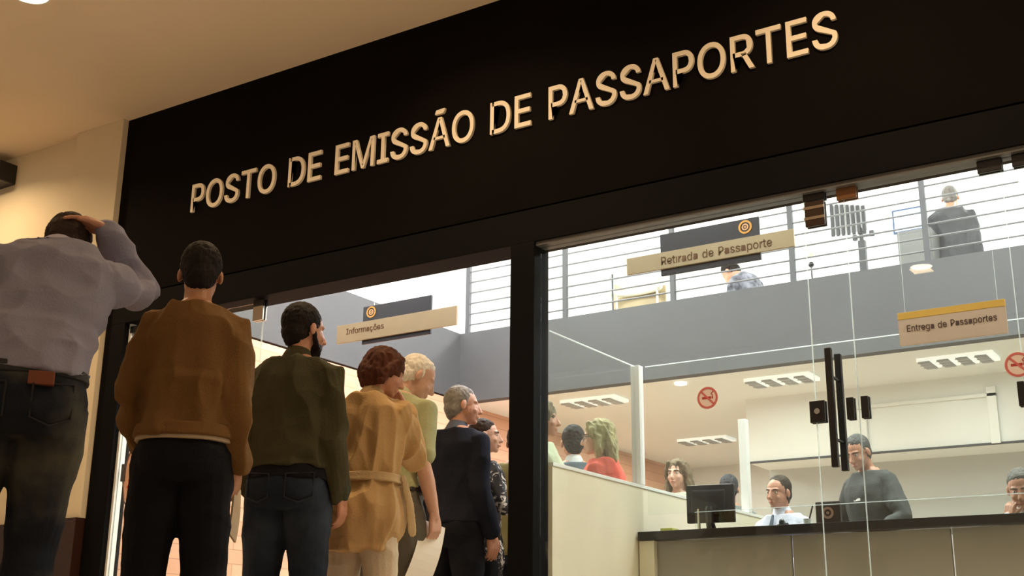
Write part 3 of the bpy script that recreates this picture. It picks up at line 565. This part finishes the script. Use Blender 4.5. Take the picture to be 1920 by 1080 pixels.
        for i, (o, L) in enumerate(((.031, .068), (.0105, .077), (-.0105, .071), (-.031, .056))):
            p = W_+fd*.086*k+sd*o; dr = (fd+sd*o*1.6).normalized(); pts = [p-dr*.01, p]; c = curl*(1+.12*i)
            for q, fr in enumerate((.42, .32, .26)):
                dr = (dr*math.cos(c*(.8 if q else .6))+pn*math.sin(c*(.8 if q else .6))).normalized(); p = p+dr*L*fr; pts.append(p)
            tube(bm, pts, [.0095, .0095, .0088, .008, .007], 8)
        b0 = W_+fd*.025+sd*.024; d1 = (fd*.75+sd*.75+pn*.25).normalized(); d2 = (fd*.95+sd*.25+pn*.35).normalized()
        tube(bm, [b0-fd*.008, b0+d1*.032, b0+d1*.05+d2*.014, b0+d1*.052+d2*.042], [.014, .0125, .010, .008], 8)
        f.grip = getattr(f, 'grip', {}); f.grip[sgn] = W_+fd*.09+pn*.03

def organic(name, bm, m, parent, s, voxel=.008, sm=4, fold=0, ffreq=(8, 8, 3.5), seed=0, fmask=None):
    me = bpy.data.meshes.new('tmp'); bm.to_mesh(me); bm.free(); o = bpy.data.objects.new('tmp', me); C.objects.link(o)
    r = o.modifiers.new('r', 'REMESH'); r.mode = 'VOXEL'; r.voxel_size = voxel
    if sm: q = o.modifiers.new('s', 'SMOOTH'); q.iterations = sm; q.factor = .5
    dg = bpy.context.evaluated_depsgraph_get(); ev = o.evaluated_get(dg); m2 = bpy.data.meshes.new_from_object(ev)
    bpy.data.objects.remove(o); bpy.data.meshes.remove(me)
    if fold:
        nn = [v.normal.copy() for v in m2.vertices]; fx, fy, fz = ffreq; sd = V((seed*3.1, seed*1.7, seed*5.3))
        for v, nrm in zip(m2.vertices, nn):
            p = v.co; a = noise.noise(V((p.x*fx, p.y*fy, p.z*fz))+sd); b = noise.noise(V((p.x*fx*1.1+p.z*4, p.y*fy, p.z*fz*2.2-p.x*3))+sd*2)
            k = fold*((1-abs(a)*2.8)*.8 + (1-abs(b)*2.6)*.28-.5)
            if fmask: k *= fmask(p)
            v.co = p+nrm*k
    for v in m2.vertices: v.co = v.co*s
    m2.name = name; o = bpy.data.objects.new(name, m2); C.objects.link(o); m2.materials.clear(); m2.materials.append(m)
    for p in m2.polygons: p.use_smooth = True
    o.parent = parent; return o

def person(fig, x, y, face, label, skin_, hair, top, bottom, shoes=None, vox=.008, z=0, face_detail=False, hands=True, group=None, arm_d=-.013, seedn=0):
    root = empty('person', (x, y, z), label, 'person', rz=-math.radians(face), group=group); s = fig.s; f = fig; fv = vox
    bm = bmesh.new(); f.torso(bm, .86, 1.50, -.016); f.headmesh(bm)
    for q in (1, -1):
        f.arm(bm, q, arm_d); f.leg(bm, q, -.010)
        tube(bm, [f.an[q], f.an[q]+V((0, 0, -.03)), f.an[q]+f.fd[q]*.11+V((0, 0, -.05))], [.036, .038, .028], 10)
        if hands: f.hands(bm, q)
    organic('body', bm, SKINS[skin_], root, s, min(vox, .0055 if hands else vox), 2)
    for fn in (hair, top, bottom, shoes):
        if fn: fn(f, root, s, vox, seedn)
    if face_detail:
        M, c = f.HM, f.headC
        for q in (1, -1):
            b = bmesh.new(); ell(b, (c+M @ V((.030*q, .0745, .009)))*s, (.0125*s, .008*s, .006*s), M, 10, 8); e = link('eye', b, EYEW, root, True)
            b = bmesh.new(); ell(b, (c+M @ V((.030*q, .0800, .009)))*s, (.005*s, .004*s, .005*s), M, 8, 6); link('iris', b, EYED, e, True)
            b = bmesh.new(); tube(b, [(c+M @ V(p))*s for p in ((.014*q, .087, .027), (.032*q, .085, .031), (.050*q, .070, .026))], [.0035*s, .0045*s, .003*s], 6); link('eyebrow', b, hairm('brow_brown', (.05, .03, .02)), root, True)
        b = bmesh.new(); tube(b, [(c+M @ V(p))*s for p in ((-.022, .092, -.059), (0, .1005, -.058), (.022, .092, -.059))], [.002*s, .0045*s, .002*s], 6); link('mouth', b, LIPM, root, True)
    return root

# hair styles
def h_short(m, top=.012, beard=None, bald=0, fringe=0, sides=1.0, front=True):
    def fn(f, root, s, vox, sd):
        bm = bmesh.new(); M, c = f.HM, f.headC
        def E_(p, r, rx=0): ell(bm, c+M @ V(p), r, M @ Matrix.Rotation(rx, 3, 'X'), 20, 12)
        E_((0, -.026, .042+bald*-.01), (.076+top*.4, .088+top*.6, .080+top))
        if front: E_((0, -.004, .074), (.064, .068, .042+top*.5))
        E_((0, -.048, -.008), (.070*sides, .064+top*.3, .070)); E_((0, -.055, -.045), (.052*sides, .046, .045))
        if fringe: E_((0, .035, .085), (.058, .045, .030+fringe), .35)
        for q in (1, -1): tube(bm, [c+M @ V(p) for p in ((.066*q, .002, .035), (.071*q, .008, .0))], [.010, .006], 8)
        organic('hair', bm, m, root, s, min(vox, .006), 2, fold=.004, ffreq=(60, 60, 40), seed=sd)
        if beard:
            bm = bmesh.new()
            E_((0, .040, -.068), (.052, .052, .042), .2); E_((0, .066, -.088), (.028, .026, .024))
            for q in (1, -1): tube(bm, [c+M @ V(p) for p in ((.070*q, .006, -.01), (.064*q, .018, -.05), (.045*q, .045, -.078))], [.010, .014, .016], 8)
            E_((0, .092, -.047), (.022, .010, .006))
            organic('beard', bm, beard, root, s, min(vox, .006), 2, fold=.003, ffreq=(50, 50, 50), seed=sd)
    return fn
def h_bob(m, length=.10, vol=.02, long_=0):
    def fn(f, root, s, vox, sd):
        bm = bmesh.new(); M, c = f.HM, f.headC
        def E_(p, r, rx=0): ell(bm, c+M @ V(p), r, M @ Matrix.Rotation(rx, 3, 'X'), 20, 12)
        E_((0, -.024, .042), (.082+vol*.6, .092+vol, .084+vol)); E_((0, -.052, -.01), (.080+vol*.6, .068+vol, .080+vol)); E_((0, -.058, -.06), (.062+vol*.4, .05+vol*.5, .05))
        for q in (1, -1):
            tube(bm, [c+M @ V(p) for p in ((.045*q, .045, .095), (.078*q, .022, .05), (.086*q, -.005, 0), (.082*q, -.02, -.05-length*.3))], [.022, .024, .026, .022], 10)
        if long_:
            for o in (-.05, 0, .05): tube(bm, [c+M @ V(p) for p in ((o, -.07, .02), (o*1.2, -.085, -.08), (o*1.2, -.09, -.17), (o, -.085, -.12-long_))], [.04, .045, .04, .018], 10)
            for q in (1, -1): tube(bm, [c+M @ V(p) for p in ((.08*q, -.01, .0), (.092*q, -.015, -.09), (.085*q, .0, -.1-long_*.7))], [.024, .03, .014], 10)
        organic('hair', bm, m, root, s, min(vox, .006), 2, fold=.008, ffreq=(32, 32, 16), seed=sd)
    return fn
# garments
def g_top(name, m, hem=.95, d=.016, fl=None, sleeve=1.0, cuff=.004, neck=1.475, fold=.013, collar=None, under=None, tuck=False, sl_d=None, cuffs=None, ff=(8, 8, 3.5), belt=None, rib=None):
    def fn(f, root, s, vox, sd):
        bm = bmesh.new(); f.torso(bm, hem, neck, d, fl)
        for q in (1, -1): f.arm(bm, q, d if sl_d is None else sl_d, .96*sleeve, cuff=cuff)
        o = organic(name, bm, m, root, s, vox, 6, fold=fold, ffreq=ff, seed=sd+1)
        def ringband(z, dd, h, nm, mm, zz=None):
            b = bmesh.new(); f.torso(b, z, z+h, dd, fl, step=h/2); w = organic(nm, b, mm, root if nm != 'rib' else o, s, min(vox, .006), 1)
            return w
        if rib: ringband(hem-.004, d+.002, .05, 'rib', rib)
        if under: b = bmesh.new(); f.torso(b, hem-under[1], hem+.012, d-.010, fl, step=.02); organic('undershirt', b, under[0], root, s, vox, 2)
        if collar:
            b = bmesh.new(); a, n1 = f.neck0, f.neck1; R = f.rot(1)
            for (t0, t1, r0_, r1_) in ((0, .55, .074, .066),):
                tube(b, [a+R @ V((0, 0, -.012)), a.lerp(n1, .12), a.lerp(n1, collar[1])], [.082, .072, .066], 20)
            organic('collar', b, collar[0], o, s, min(vox, .006), 1)
        if cuffs:
            for q in (1, -1):
                e, w = f.el[q], f.wr[q]; b = bmesh.new(); tube(b, [e.lerp(w, .84), e.lerp(w, .97)], [.040, .036], 16); organic('cuff', b, cuffs, o, s, min(vox, .006), 1)
        if belt:
            b = bmesh.new(); f.torso(b, belt[1], belt[1]+.045, d+.012, fl, step=.02); organic('belt', b, belt[0], root, s, min(vox, .007), 1)
    return fn
def g_trousers(name, m, d=.014, top=1.0, fold=.007, hem=.97, flare=.012, belt=None, wide=0, patch=None, pockets=None):
    def fn(f, root, s, vox, sd):
        bm = bmesh.new(); f.torso(bm, .80, top, d)
        for q in (1, -1): f.leg(bm, q, d+wide, 1.0, flare=flare)
        o = organic(name, bm, m, root, s, vox, 3, fold=fold, ffreq=(7, 7, 6), seed=sd+5)
        if belt: b = bmesh.new(); f.torso(b, top-.035, top+.002, d+.007, None, step=.018); organic('belt', b, belt, root, s, min(vox, .006), 1)
        if patch: b = bmesh.new(); z = top-.05; rx, ry, yo = prof(z); box(b, (.020, -(ry+d)*1.0+yo-.026, z-.018), (.092, -(ry+d)+yo+.006, z+.022), .003)
        if patch: bmesh.ops.scale(b, verts=b.verts, vec=(s, s, s)); link('leather_patch', b, patch, o)
        if pockets:
            for q in (1, -1):
                b = bmesh.new(); L_ = []
                for u, w in ((-.055, .945), (.055, .955), (.055, .85), (0, .825), (-.055, .845)):
                    xx = .092*q+u*q; zz = w; rx, ry, yo = prof(zz); rx += d; ry += d
                    yy = -math.sqrt(max(.02, 1-(xx/rx)**2))**1.0*ry+yo-.022; L_.append(V((xx, yy, zz))*s)
                tube(b, L_+[L_[0]], .0035*s, 6, caps=False); link('pocket_seam', b, pockets, o)
    return fn
def g_dress(name, m, hem=.60, d=.016, sleeve=.6):
    return g_top(name, m, hem, d, lambda z: max(0, (1.0-z))*.16, sleeve, fold=.020, neck=1.44)
def g_shoes(m):
    def fn(f, root, s, vox, sd):
        for q in (1, -1):
            a = f.an[q]; fd = f.fd[q]; b = bmesh.new(); z = a.z-.048
            tube(b, [V((a.x, a.y, z))-fd*.045, V((a.x, a.y, z+.008)), V((a.x, a.y, z-.004))+fd*.10, V((a.x, a.y, z-.010))+fd*.165], [.036, .041, .040, .030], 14)
            tube(b, [a+V((0, 0, .01)), a+V((0, 0, -.03))], [.042, .042], 12)
            bmesh.ops.bisect_plane(b, geom=b.verts[:]+b.edges[:]+b.faces[:], plane_co=(0, 0, a.z-.084), plane_no=(0, 0, -1), clear_outer=True)
            bmesh.ops.holes_fill(b, edges=b.edges[:])
            organic('shoe', b, m, root, s, .008, 1)
    return fn

SHOEB = mat('shoe_black', (.02, .018, .016), .4); SHOEW = mat('shoe_brown', (.10, .055, .03), .5)
HB = hairm('hair_black', (.010, .006, .005)); HDB = hairm('hair_dark_brown', (.030, .016, .010)); HAUB = hairm('hair_auburn', (.085, .026, .012)); HGR = hairm('hair_grey', (.22, .20, .18)); HWH = hairm('hair_white', (.86, .83, .76), .08)
HBL = hairm('hair_blond', (.50, .42, .22)); HASH = hairm('hair_ash', (.20, .17, .11))
def jeans(n, c, fade):
    m = mat(n, c, .9, 0, 3.2, .35, 260, col2=fade, spec=.15); r = [q for q in m.node_tree.nodes if q.type == 'VALTORGB'][0]; r.color_ramp.elements[0].position = .48; r.color_ramp.elements[1].position = .72; return m
def place(px_, **k): return k

# 1 blue shirt, hand on head
f = Fig(1.81, lean_f=22, lean_s=4, head=(0, 32, 3), width=1.0, headfwd=.02, armR=dict(wrist=(.175, .285, 1.575), hint=(.33, .60, 1.60), fdir=(-1, -.12, .22), palm=(-.1, -.15, -1), curl=.30, thumb=(0, -1, 0)),
        armL=dict(wrist=(-.30, .1, .92)), legs=dict(knR=(.07, .05, .49), anR=(.03, 0, .085), knL=(-.15, .03, .49), anL=(-.20, 0, .085)))
CUFFB = cloth('shirt_blue_cuff', (.25, .30, .42))
person(f, -3.33, -3.31, -50, 'man in a pale blue shirt and faded jeans with a hand on his head', 'warm', h_short(HDB, .006),
       g_top('shirt', cloth('shirt_blue', (.25, .25, .34), .05), .985, .022, lambda z: .010*(z < 1.15), fold=.020, collar=(cloth('shirt_blue_collar', (.36, .35, .44)), .35), cuffs=None, ff=(7, 7, 6)),
       g_trousers('jeans', jeans('jeans_faded', (.012, .016, .026), (.12, .115, .085)), belt=mat('waistband_dark', (.015, .016, .02), .8), top=1.01, patch=mat('patch_leather', (.17, .045, .015), .7), pockets=mat('seam_dark', (.01, .01, .015), .8), fold=.009, wide=.006), g_shoes(SHOEW), .006, seedn=1)
# 2 brown sweater
f2 = Fig(1.75, lean_f=3, head=(4, 6, 0), width=.86, armR=dict(wrist=(.195, .03, .87), fdir=(-.05, .25, -1), palm=(-1, .25, 0), curl=.55), armL=dict(wrist=(-.17, .19, .95), hint=(-.40, -.35, 1.05), curl=.6, fdir=(.6, .7, -.3), palm=(.3, -.2, -1)))
p2 = person(f2, -3.50, -2.49, -40, 'man in a caramel brown sweater and black trousers seen from behind', 'tan', h_short(HB, .014),
       g_top('sweater', cloth('sweater_brown', (.175, .095, .034), .06, .4, 200), .965, .026, lambda z: .016*(z < 1.2), fold=.020, rib=cloth('sweater_rib', (.165, .088, .032)), cuffs=cloth('sweater_rib', (.165, .088, .032)), under=(cloth('tee_cream', (.45, .36, .25)), .018)),
       g_trousers('trousers', cloth('trousers_black', (.008, .009, .014), .1), fold=.008, wide=.010), g_shoes(SHOEB), .006, seedn=2)
# 3 olive jacket
f3 = Fig(1.77, lean_f=2, head=(-32, 2, 0), twist=-6, width=.96, armR=dict(wrist=(.225, .06, .87), fdir=(0, .2, -1), curl=.6), armL=dict(wrist=(-.20, .12, .90)))
OLV = cloth('jacket_olive', (.060, .056, .029), .08, .3)
person(f3, -3.83, -1.57, -24, 'bearded man in an olive green jacket and dark blue jeans', 'warm', h_short(HB, .016, beard=HB),
       g_top('jacket', OLV, .985, .030, lambda z: .012*(z < 1.2)-.012*(z < 1.03), fold=.020, collar=(cloth('jacket_collar', (.065, .06, .03)), .42), cuffs=cloth('jacket_cuff', (.05, .06, .035)), under=(cloth('tee_black', (.008, .008, .012)), .055)),
       g_trousers('jeans', jeans('jeans_blue', (.016, .024, .042), (.045, .062, .095)), top=1.0, pockets=mat('seam_blue', (.01, .014, .03), .8), fold=.008, wide=.008), g_shoes(SHOEB), .006, seedn=3)
# 4 trench coat woman
f4 = Fig(1.65, lean_f=6, head=(-52, 16, 4), width=.94, female=True, armR=dict(wrist=(.11, .205, 1.43), hint=(.22, .25, .9), fdir=(-.45, -.1, .9), palm=(-.5, -.85, 0), curl=.35, thumb=(-1, -.2, 0)), armL=dict(wrist=(-.10, .22, 1.12), hint=(-.5, .0, 1.0), fdir=(.9, .2, .2), palm=(0, -1, 0)))
TR = cloth('trench_tan', (.50, .325, .155), .05, .2)
r4 = person(f4, -3.74, -1.16, -14, 'woman in a belted tan trench coat holding a hand to her face', 'warm', h_bob(HAUB, .04, .020),
       g_top('trench_coat', TR, .70, .036, lambda z: max(0, (1.05-z))*.12, fold=.020, collar=(cloth('trench_collar', (.52, .36, .19)), .40), belt=(cloth('trench_belt', (.50, .36, .20)), 1.03), ff=(9, 9, 2.6)),
       g_trousers('trousers', cloth('trousers_cream', (.60, .50, .38)), wide=.004), g_shoes(SHOEW), .006, seedn=4)
b = bmesh.new()
for (xa, ya, za), (xb, yb, zb) in ((((.20, .03, 1.06)), (.235, .08, .80)),): tube(b, [(xa, ya, za), ((xa+xb)/2+.01, (ya+yb)/2, (za+zb)/2), (xb, yb, zb)], [.020, .026, .030], 10, flat=(V((.8, -.5, 0)).normalized(), .3))
organic('belt_end', b, MATS['trench_belt'], r4, f4.s, .006, 1, fold=.004)
# 5 old man
f5 = Fig(1.80, lean_f=7, head=(-42, 24, 6), width=1.0, belly=.03, headfwd=.02, armR=dict(wrist=(.24, .04, .87), fdir=(0, .15, -1), palm=(-1, .1, 0), curl=.65), armL=dict(wrist=(-.22, .1, .9)))
GRT = cloth('trousers_grey_green', (.115, .105, .082), .08)
p5 = person(f5, -4.01, -.63, -6, 'white haired older man in a pale green short sleeved shirt holding papers', 'pale', h_short(HWH, .006, bald=.3),
       g_top('polo_shirt', cloth('polo_green', (.38, .39, .22), .05), .99, .022, None, .42, .010, fold=.010, collar=(cloth('polo_collar', (.5, .5, .3)), .35)),
       g_trousers('trousers', GRT, belt=mat('belt_black', (.012, .011, .012), .5), top=1.01, wide=.016, fold=.009), g_shoes(SHOEB), .007, arm_d=-.002, seedn=5)
# 6 navy man
f6 = Fig(1.75, lean_f=2, head=(-42, 0, 0), width=1.02, armR=dict(wrist=(.22, .07, .87), fdir=(0, .15, -1), curl=.4))
NV = cloth('sweater_navy', (.012, .014, .024), .1)
person(f6, -4.19, .20, 4, 'grey haired man in a dark navy sweater just inside the doorway', 'warm', h_short(HGR, .010),
       g_top('sweater', NV, .93, .024, collar=(cloth('collar_grey_blue', (.10, .11, .14)), .4)), g_trousers('trousers', cloth('trousers_navy', (.010, .011, .016)), wide=.006), g_shoes(SHOEB), .008, seedn=6)
# 7 floral dress woman
def floral():
    m = mat('dress_floral', (.015, .014, .018), .7); nt = m.node_tree; b = nt.nodes['Principled BSDF']
    tc = nt.nodes.new('ShaderNodeTexCoord'); v = nt.nodes.new('ShaderNodeTexNoise'); v.inputs['Scale'].default_value = 24; v.inputs['Detail'].default_value = 3; v.inputs['Distortion'].default_value = 1.5
    r = nt.nodes.new('ShaderNodeValToRGB'); r.color_ramp.elements[0].color = (.012, .011, .015, 1); r.color_ramp.elements[1].color = (.62, .58, .55, 1); r.color_ramp.elements[0].position = .55; r.color_ramp.elements[1].position = .60
    nt.links.new(tc.outputs['Object'], v.inputs['Vector']); nt.links.new(v.outputs['Fac'], r.inputs[0]); nt.links.new(r.outputs[0], b.inputs['Base Color']); return m
f7 = Fig(1.62, lean_f=1, head=(-22, -2, 0), width=.95, female=True, armR=dict(wrist=(.12, .24, 1.08), hint=(.5, -.1, 1.0), fdir=(-.8, .5, .1), palm=(0, -.3, 1), curl=.4))
person(f7, -4.27, .58, 34, 'woman in a black and white patterned dress beside the navy sweater man', 'pale', h_short(HDB, .010), g_dress('dress', floral(), .55, sleeve=.55), g_trousers('leggings', cloth('leggings_black', (.01, .01, .012)), d=.006), g_shoes(SHOEB), .008, face_detail=True, seedn=7)
# 8 khaki
f8 = Fig(1.70, head=(10, 0, 0), width=1.02)
person(f8, -4.43, 1.25, -10, 'person in a loose khaki green top mostly hidden behind the black mullion', 'warm', h_short(HDB, .010),
       g_top('top', cloth('top_khaki', (.20, .17, .075)), .86, .034), g_trousers('trousers', NV), g_shoes(SHOEB), .009, seedn=8)
# 9-13 behind the partition
f9 = Fig(1.78, head=(0, 0, 0), female=True, width=1.0)
person(f9, -4.08, .95, 60, 'person with long ash hair and a pale green top at the mullion behind the partition', 'warm', h_bob(HASH, .1, .02, .16),
       g_top('top', cloth('top_pale_green', (.62, .66, .48)), .9, .03), g_trousers('trousers', NV), g_shoes(SHOEB), .010, hands=True, seedn=9)
f10 = Fig(1.76, head=(0, 4, 0))
person(f10, -4.28, 1.72, -40, 'dark haired person in a blue grey top seen behind the partition glass', 'warm', h_short(HB, .014),
       g_top('top', cloth('top_blue_grey', (.10, .14, .17)), .9, .024, collar=(cloth('collar_white', (.6, .62, .62)), .4)), g_trousers('trousers', NV), g_shoes(SHOEB), .010, seedn=10)
f11 = Fig(1.68, head=(12, 4, 0), female=True, width=.95)
p11 = person(f11, -3.80, 1.25, -100, 'blond woman in glasses and a coral red top behind the partition', 'pale', h_bob(hairm('hair_dark_blond', (.34, .30, .15)), .1, .012, .17),
       g_top('top', cloth('top_coral', (.75, .13, .10)), .9, .020), g_trousers('trousers', NV), g_shoes(SHOEB), .009, face_detail=True, seedn=11)
b = bmesh.new(); M, c = f11.HM, f11.headC
for q in (1, -1): tube(b, [(c+M @ V((.031*q+math.cos(a)*.022, .096-.004*abs(math.cos(a)), .008+math.sin(a)*.016)))*f11.s for a in [k*math.pi/8 for k in range(17)]], .002, 5, caps=False); tube(b, [(c+M @ V(p))*f11.s for p in ((.053*q, .09, .010), (.082*q, .0, .008))], .002, 5)
link('glasses', b, BLACKP, p11)
f12 = Fig(1.62, head=(20, 2, 0), female=True, width=.95)
person(f12, -3.93, 2.65, 180+20, 'fair haired person in a pale top facing the shopfront over the partition', 'pale', h_bob(hairm('hair_brown_light', (.16, .12, .07)), .1, .012, .12),
       g_top('top', cloth('top_pale', (.55, .52, .45)), .9, .024), g_trousers('trousers', NV), g_shoes(SHOEB), .010, face_detail=True, seedn=12)
f13 = Fig(1.60, head=(0, 4, 0))
person(f13, -3.86, 3.42, -30, 'dark haired person in a grey top behind the monitor', 'warm', h_short(HGR if False else hairm('hair_charcoal', (.045, .045, .05)), .012),
       g_top('top', cloth('top_grey', (.20, .22, .21)), .9, .024), g_trousers('trousers', NV), g_shoes(SHOEB), .010, seedn=13)
SEATL = dict(knR=(.14, .42, .50), anR=(.14, .40, .085), knL=(-.14, .42, .50), anL=(-.14, .40, .085))
def office_chair(x, y, face, lab, dz=0):
    t = empty('office_chair', (x, y, 0), lab, 'chair', rz=-math.radians(face)); m = mat('chair_fabric', (.05, .05, .055), .8)
    bx('seat', (-.23, -.22, .40+dz), (.23, .22, .445+dz), m, t, .02); bx('backrest', (-.20, -.27, .55+dz), (.20, -.225, .93+dz), m, t, .02)
    b = bmesh.new(); tube(b, [(0, 0, .06), (0, 0, .40+dz)], .025, 10); tube(b, [(0, -.1, .41+dz), (0, -.25, .44+dz), (0, -.262, .62+dz)], .015, 8)
    for k in range(5): a = k*2*math.pi/5; tube(b, [(0, 0, .09), (math.cos(a)*.25, math.sin(a)*.25, .05)], .016, 8); ell(b, (math.cos(a)*.25, math.sin(a)*.25, .026), (.022, .022, .025))
    link('base', b, BLACKP, t)
# 14 clerk
f14 = Fig(1.70, lean_f=4, head=(2, 4, -4), dz=-.285, legs=SEATL, armR=dict(wrist=(.22, .30, 1.08), hint=(.45, -.1, .9), fdir=(-.4, .8, 0), palm=(0, 0, -1)), armL=dict(wrist=(-.20, .30, 1.08), hint=(-.45, -.1, .9), fdir=(.4, .8, 0), palm=(0, 0, -1)))
def tie(f, root, s, vox, sd):
    b = bmesh.new(); L_ = [f.bend(V((0, prof(z)[1]+prof(z)[2]+o, z)))*s for z, o in ((1.462, .040), (1.40, .036), (1.30, .036), (1.15, .036), (1.05, .04))]
    tube(b, L_, [.012, .018, .024, .032, .01], 10, flat=(V((0, 1, 0)), .35)); link('tie', b, mat('tie_slate', (.06, .085, .13), .6, .3, 40), root, True)
def shirt14(f, root, s, vox, sd):
    g_top('shirt', cloth('shirt_white_blue', (.66, .67, .80), .06), .93, .022, collar=(cloth('shirt_collar', (.72, .73, .84)), .40), fold=.008)(f, root, s, vox, sd); tie(f, root, s, vox, sd)
person(f14, -3.07, 2.50, 196, 'seated clerk in a pale blue shirt and dark tie behind the counter', 'warm', h_short(hairm('hair_brown_short', (.05, .035, .022)), .008, front=False), shirt14, g_trousers('trousers', NV), g_shoes(SHOEB), .007, face_detail=True, seedn=14)
office_chair(-3.07, 2.52, 196, 'dark office chair under the seated clerk with the tie', .05)
# 15 grey standing man
f15 = Fig(1.73, lean_f=5, head=(14, 22, 0), width=.97, headfwd=.02, armR=dict(wrist=(.20, .22, 1.0), hint=(.6, -.2, 1.0), fdir=(-.7, .6, -.1), palm=(0, -.3, -1)), armL=dict(wrist=(-.20, .22, 1.0), hint=(-.6, -.2, 1.0), fdir=(.7, .6, -.1), palm=(0, -.3, -1)))
p15 = person(f15, -2.56, 2.87, 210, 'man in a dark grey sweater looking down behind the counter', 'warm', h_short(hairm('hair_steel', (.085, .085, .08)), .010),
       g_top('sweater', cloth('sweater_charcoal', (.075, .078, .075), .06), .93, .028, fold=.010), g_trousers('trousers', NV), g_shoes(SHOEB), .008, face_detail=True, seedn=15)
b = bmesh.new(); box(b, (-.05, .165, 1.245), (.01, .172, 1.262), .002); link('badge', b, ALU, p15)
# 16 right edge man
f16 = Fig(1.72, lean_f=8, head=(18, 12, 0), dz=-.42, legs=SEATL, armR=dict(wrist=(.05, .19, 1.43), hint=(.35, .4, 1.0), fdir=(-.2, -.05, 1), palm=(-.3, -1, 0), curl=.9, thumb=(-1, 0, 0)), armL=dict(wrist=(-.14, .28, 1.06), hint=(-.45, -.1, .9), fdir=(.5, .8, 0), palm=(0, 0, -1)))
person(f16, -1.41, 2.12, 196, 'seated grey haired man resting chin on hand at the right picture edge', 'warm', h_short(hairm('hair_grey_dark', (.13, .125, .11)), .008),
       g_top('shirt', cloth('shirt_white', (.75, .75, .73), .04), .93, .022, collar=(cloth('shirt_collar_white', (.78, .78, .76)), .4)), g_trousers('trousers', NV), g_shoes(SHOEB), .008, face_detail=True, seedn=16)
office_chair(-1.41, 2.16, 196, 'dark office chair under the man resting his chin on his hand')
# 17 upstairs man
f17 = Fig(1.64, head=(0, 10, 0), width=.96, lean_f=3)
person(f17, -2.43, 5.45, -5, 'man in a dark grey jacket standing with his back turned on the upper floor', 'warm', h_short(HGR, .008),
       g_top('jacket', cloth('jacket_grey', (.09, .09, .095), .06), .90, .032), g_trousers('trousers', cloth('trousers_charcoal', (.03, .03, .032))), g_shoes(SHOEB), .009, z=2.803, seedn=17)
# 18 seated upstairs
f18 = Fig(1.68, lean_f=30, dz=-.30, legs=SEATL, head=(0, 20, 0), armR=dict(wrist=(.12, .50, 1.02), hint=(.45, .1, .8), fdir=(0, 1, -.1), palm=(0, 0, -1)), armL=dict(wrist=(-.15, .48, 1.02), hint=(-.45, .1, .8), fdir=(0, 1, -.1), palm=(0, 0, -1)))
person(f18, -4.28, 5.45, -82, 'seated person in a mottled grey top bending over papers on the upper floor', 'warm', h_short(HB, .014),
       g_top('top', mat('top_mottled', (.02, .02, .03), .8, 0, 16, col2=(.22, .22, .26)), .93, .03, fold=.014), g_trousers('trousers', NV), g_shoes(SHOEB), .010, z=2.803, seedn=18)

# held papers
def sheet(name, a, b_, w, m, label, cat, bend=.02, n=8, th=.002):
    a, b_ = V(a), V(b_); d = (b_-a); wv = V(w); nn = d.cross(wv).normalized(); bm = bmesh.new(); top, bot = [], []
    for i in range(n+1):
        t = i/n; p = a+d*t+nn*bend*math.sin(t*math.pi); top.append([bm.verts.new(p-wv/2+nn*th/2), bm.verts.new(p+wv/2+nn*th/2)]); bot.append([bm.verts.new(p-wv/2-nn*th/2), bm.verts.new(p+wv/2-nn*th/2)])
    for i in range(n):
        bm.faces.new((top[i][0], top[i][1], top[i+1][1], top[i+1][0])); bm.faces.new((bot[i][1], bot[i][0], bot[i+1][0], bot[i+1][1]))
        for k in (0, 1): bm.faces.new((top[i][k], top[i+1][k], bot[i+1][k], bot[i][k]))
    bm.faces.new((top[0][0], bot[0][0], bot[0][1], top[0][1])); bm.faces.new((top[n][0], top[n][1], bot[n][1], bot[n][0]))
    bmesh.ops.recalc_face_normals(bm, faces=bm.faces); o = link(name, bm, m); tag(o, label, cat); return o
def wpos(x, y, face, s, p): return Matrix.Rotation(-math.radians(face), 3, 'Z') @ (V(p)*s) + V((x, y, 0))
g = wpos(-3.50, -2.49, -40, f2.s, f2.grip[1]); dr = Matrix.Rotation(math.radians(40), 3, 'Z')
PAP = mat('paper_white', (.82, .76, .66), .8); 
sheet('folded_papers', g+dr @ V((.03, .05, .03)), g+dr @ V((.03, .0, -.17)), dr @ V((.02, .07, -.03)), mat('paper_cream', (.50, .40, .28), .8), 'folded cream papers held in the right hand of the brown sweater man', 'papers', .006, th=.008)
g = wpos(-4.01, -.63, -6, f5.s, f5.grip[1]); dr = Matrix.Rotation(math.radians(6), 3, 'Z')
sheet('paper_sheet', g+dr @ V((.0, .03, .05)), g+dr @ V((-.03, -.08, -.26)), dr @ V((.04, .17, -.03)), PAP, 'white sheet of paper held down by the white haired man', 'paper', .02)
DK = empty('desk', (-4.90, 5.60, 2.805), 'small pale desk in front of the seated person on the upper floor', 'desk')
bx('desk_top', (-.25, -.3, .72), (.28, .3, .745), ALU, DK, .004)
for q in (-.22, .25):
    for w in (-.27, .27): bx('leg', (q-.015, w-.015, 0), (q+.015, w+.015, .72), ALU, DK)
sheet('paper_sheet', (-4.80, 5.25, 3.60), (-4.98, 5.20, 3.78), (0, .20, 0), PAP, 'white sheet standing on the small upper floor desk', 'paper', .01)
tt = empty('stool', (-4.28, 5.45, 2.80), 'low stool under the seated person on the upper floor', 'stool')
bx('seat', (-.2, -.2, .42), (.2, .2, .46), mat('chair_fabric', (.05, .05, .055)), tt, .01)
for q in (-.17, .17):
    for w in (-.17, .17): bx('leg', (q-.015, w-.015, 0), (q+.015, w+.015, .42), STEEL, tt)
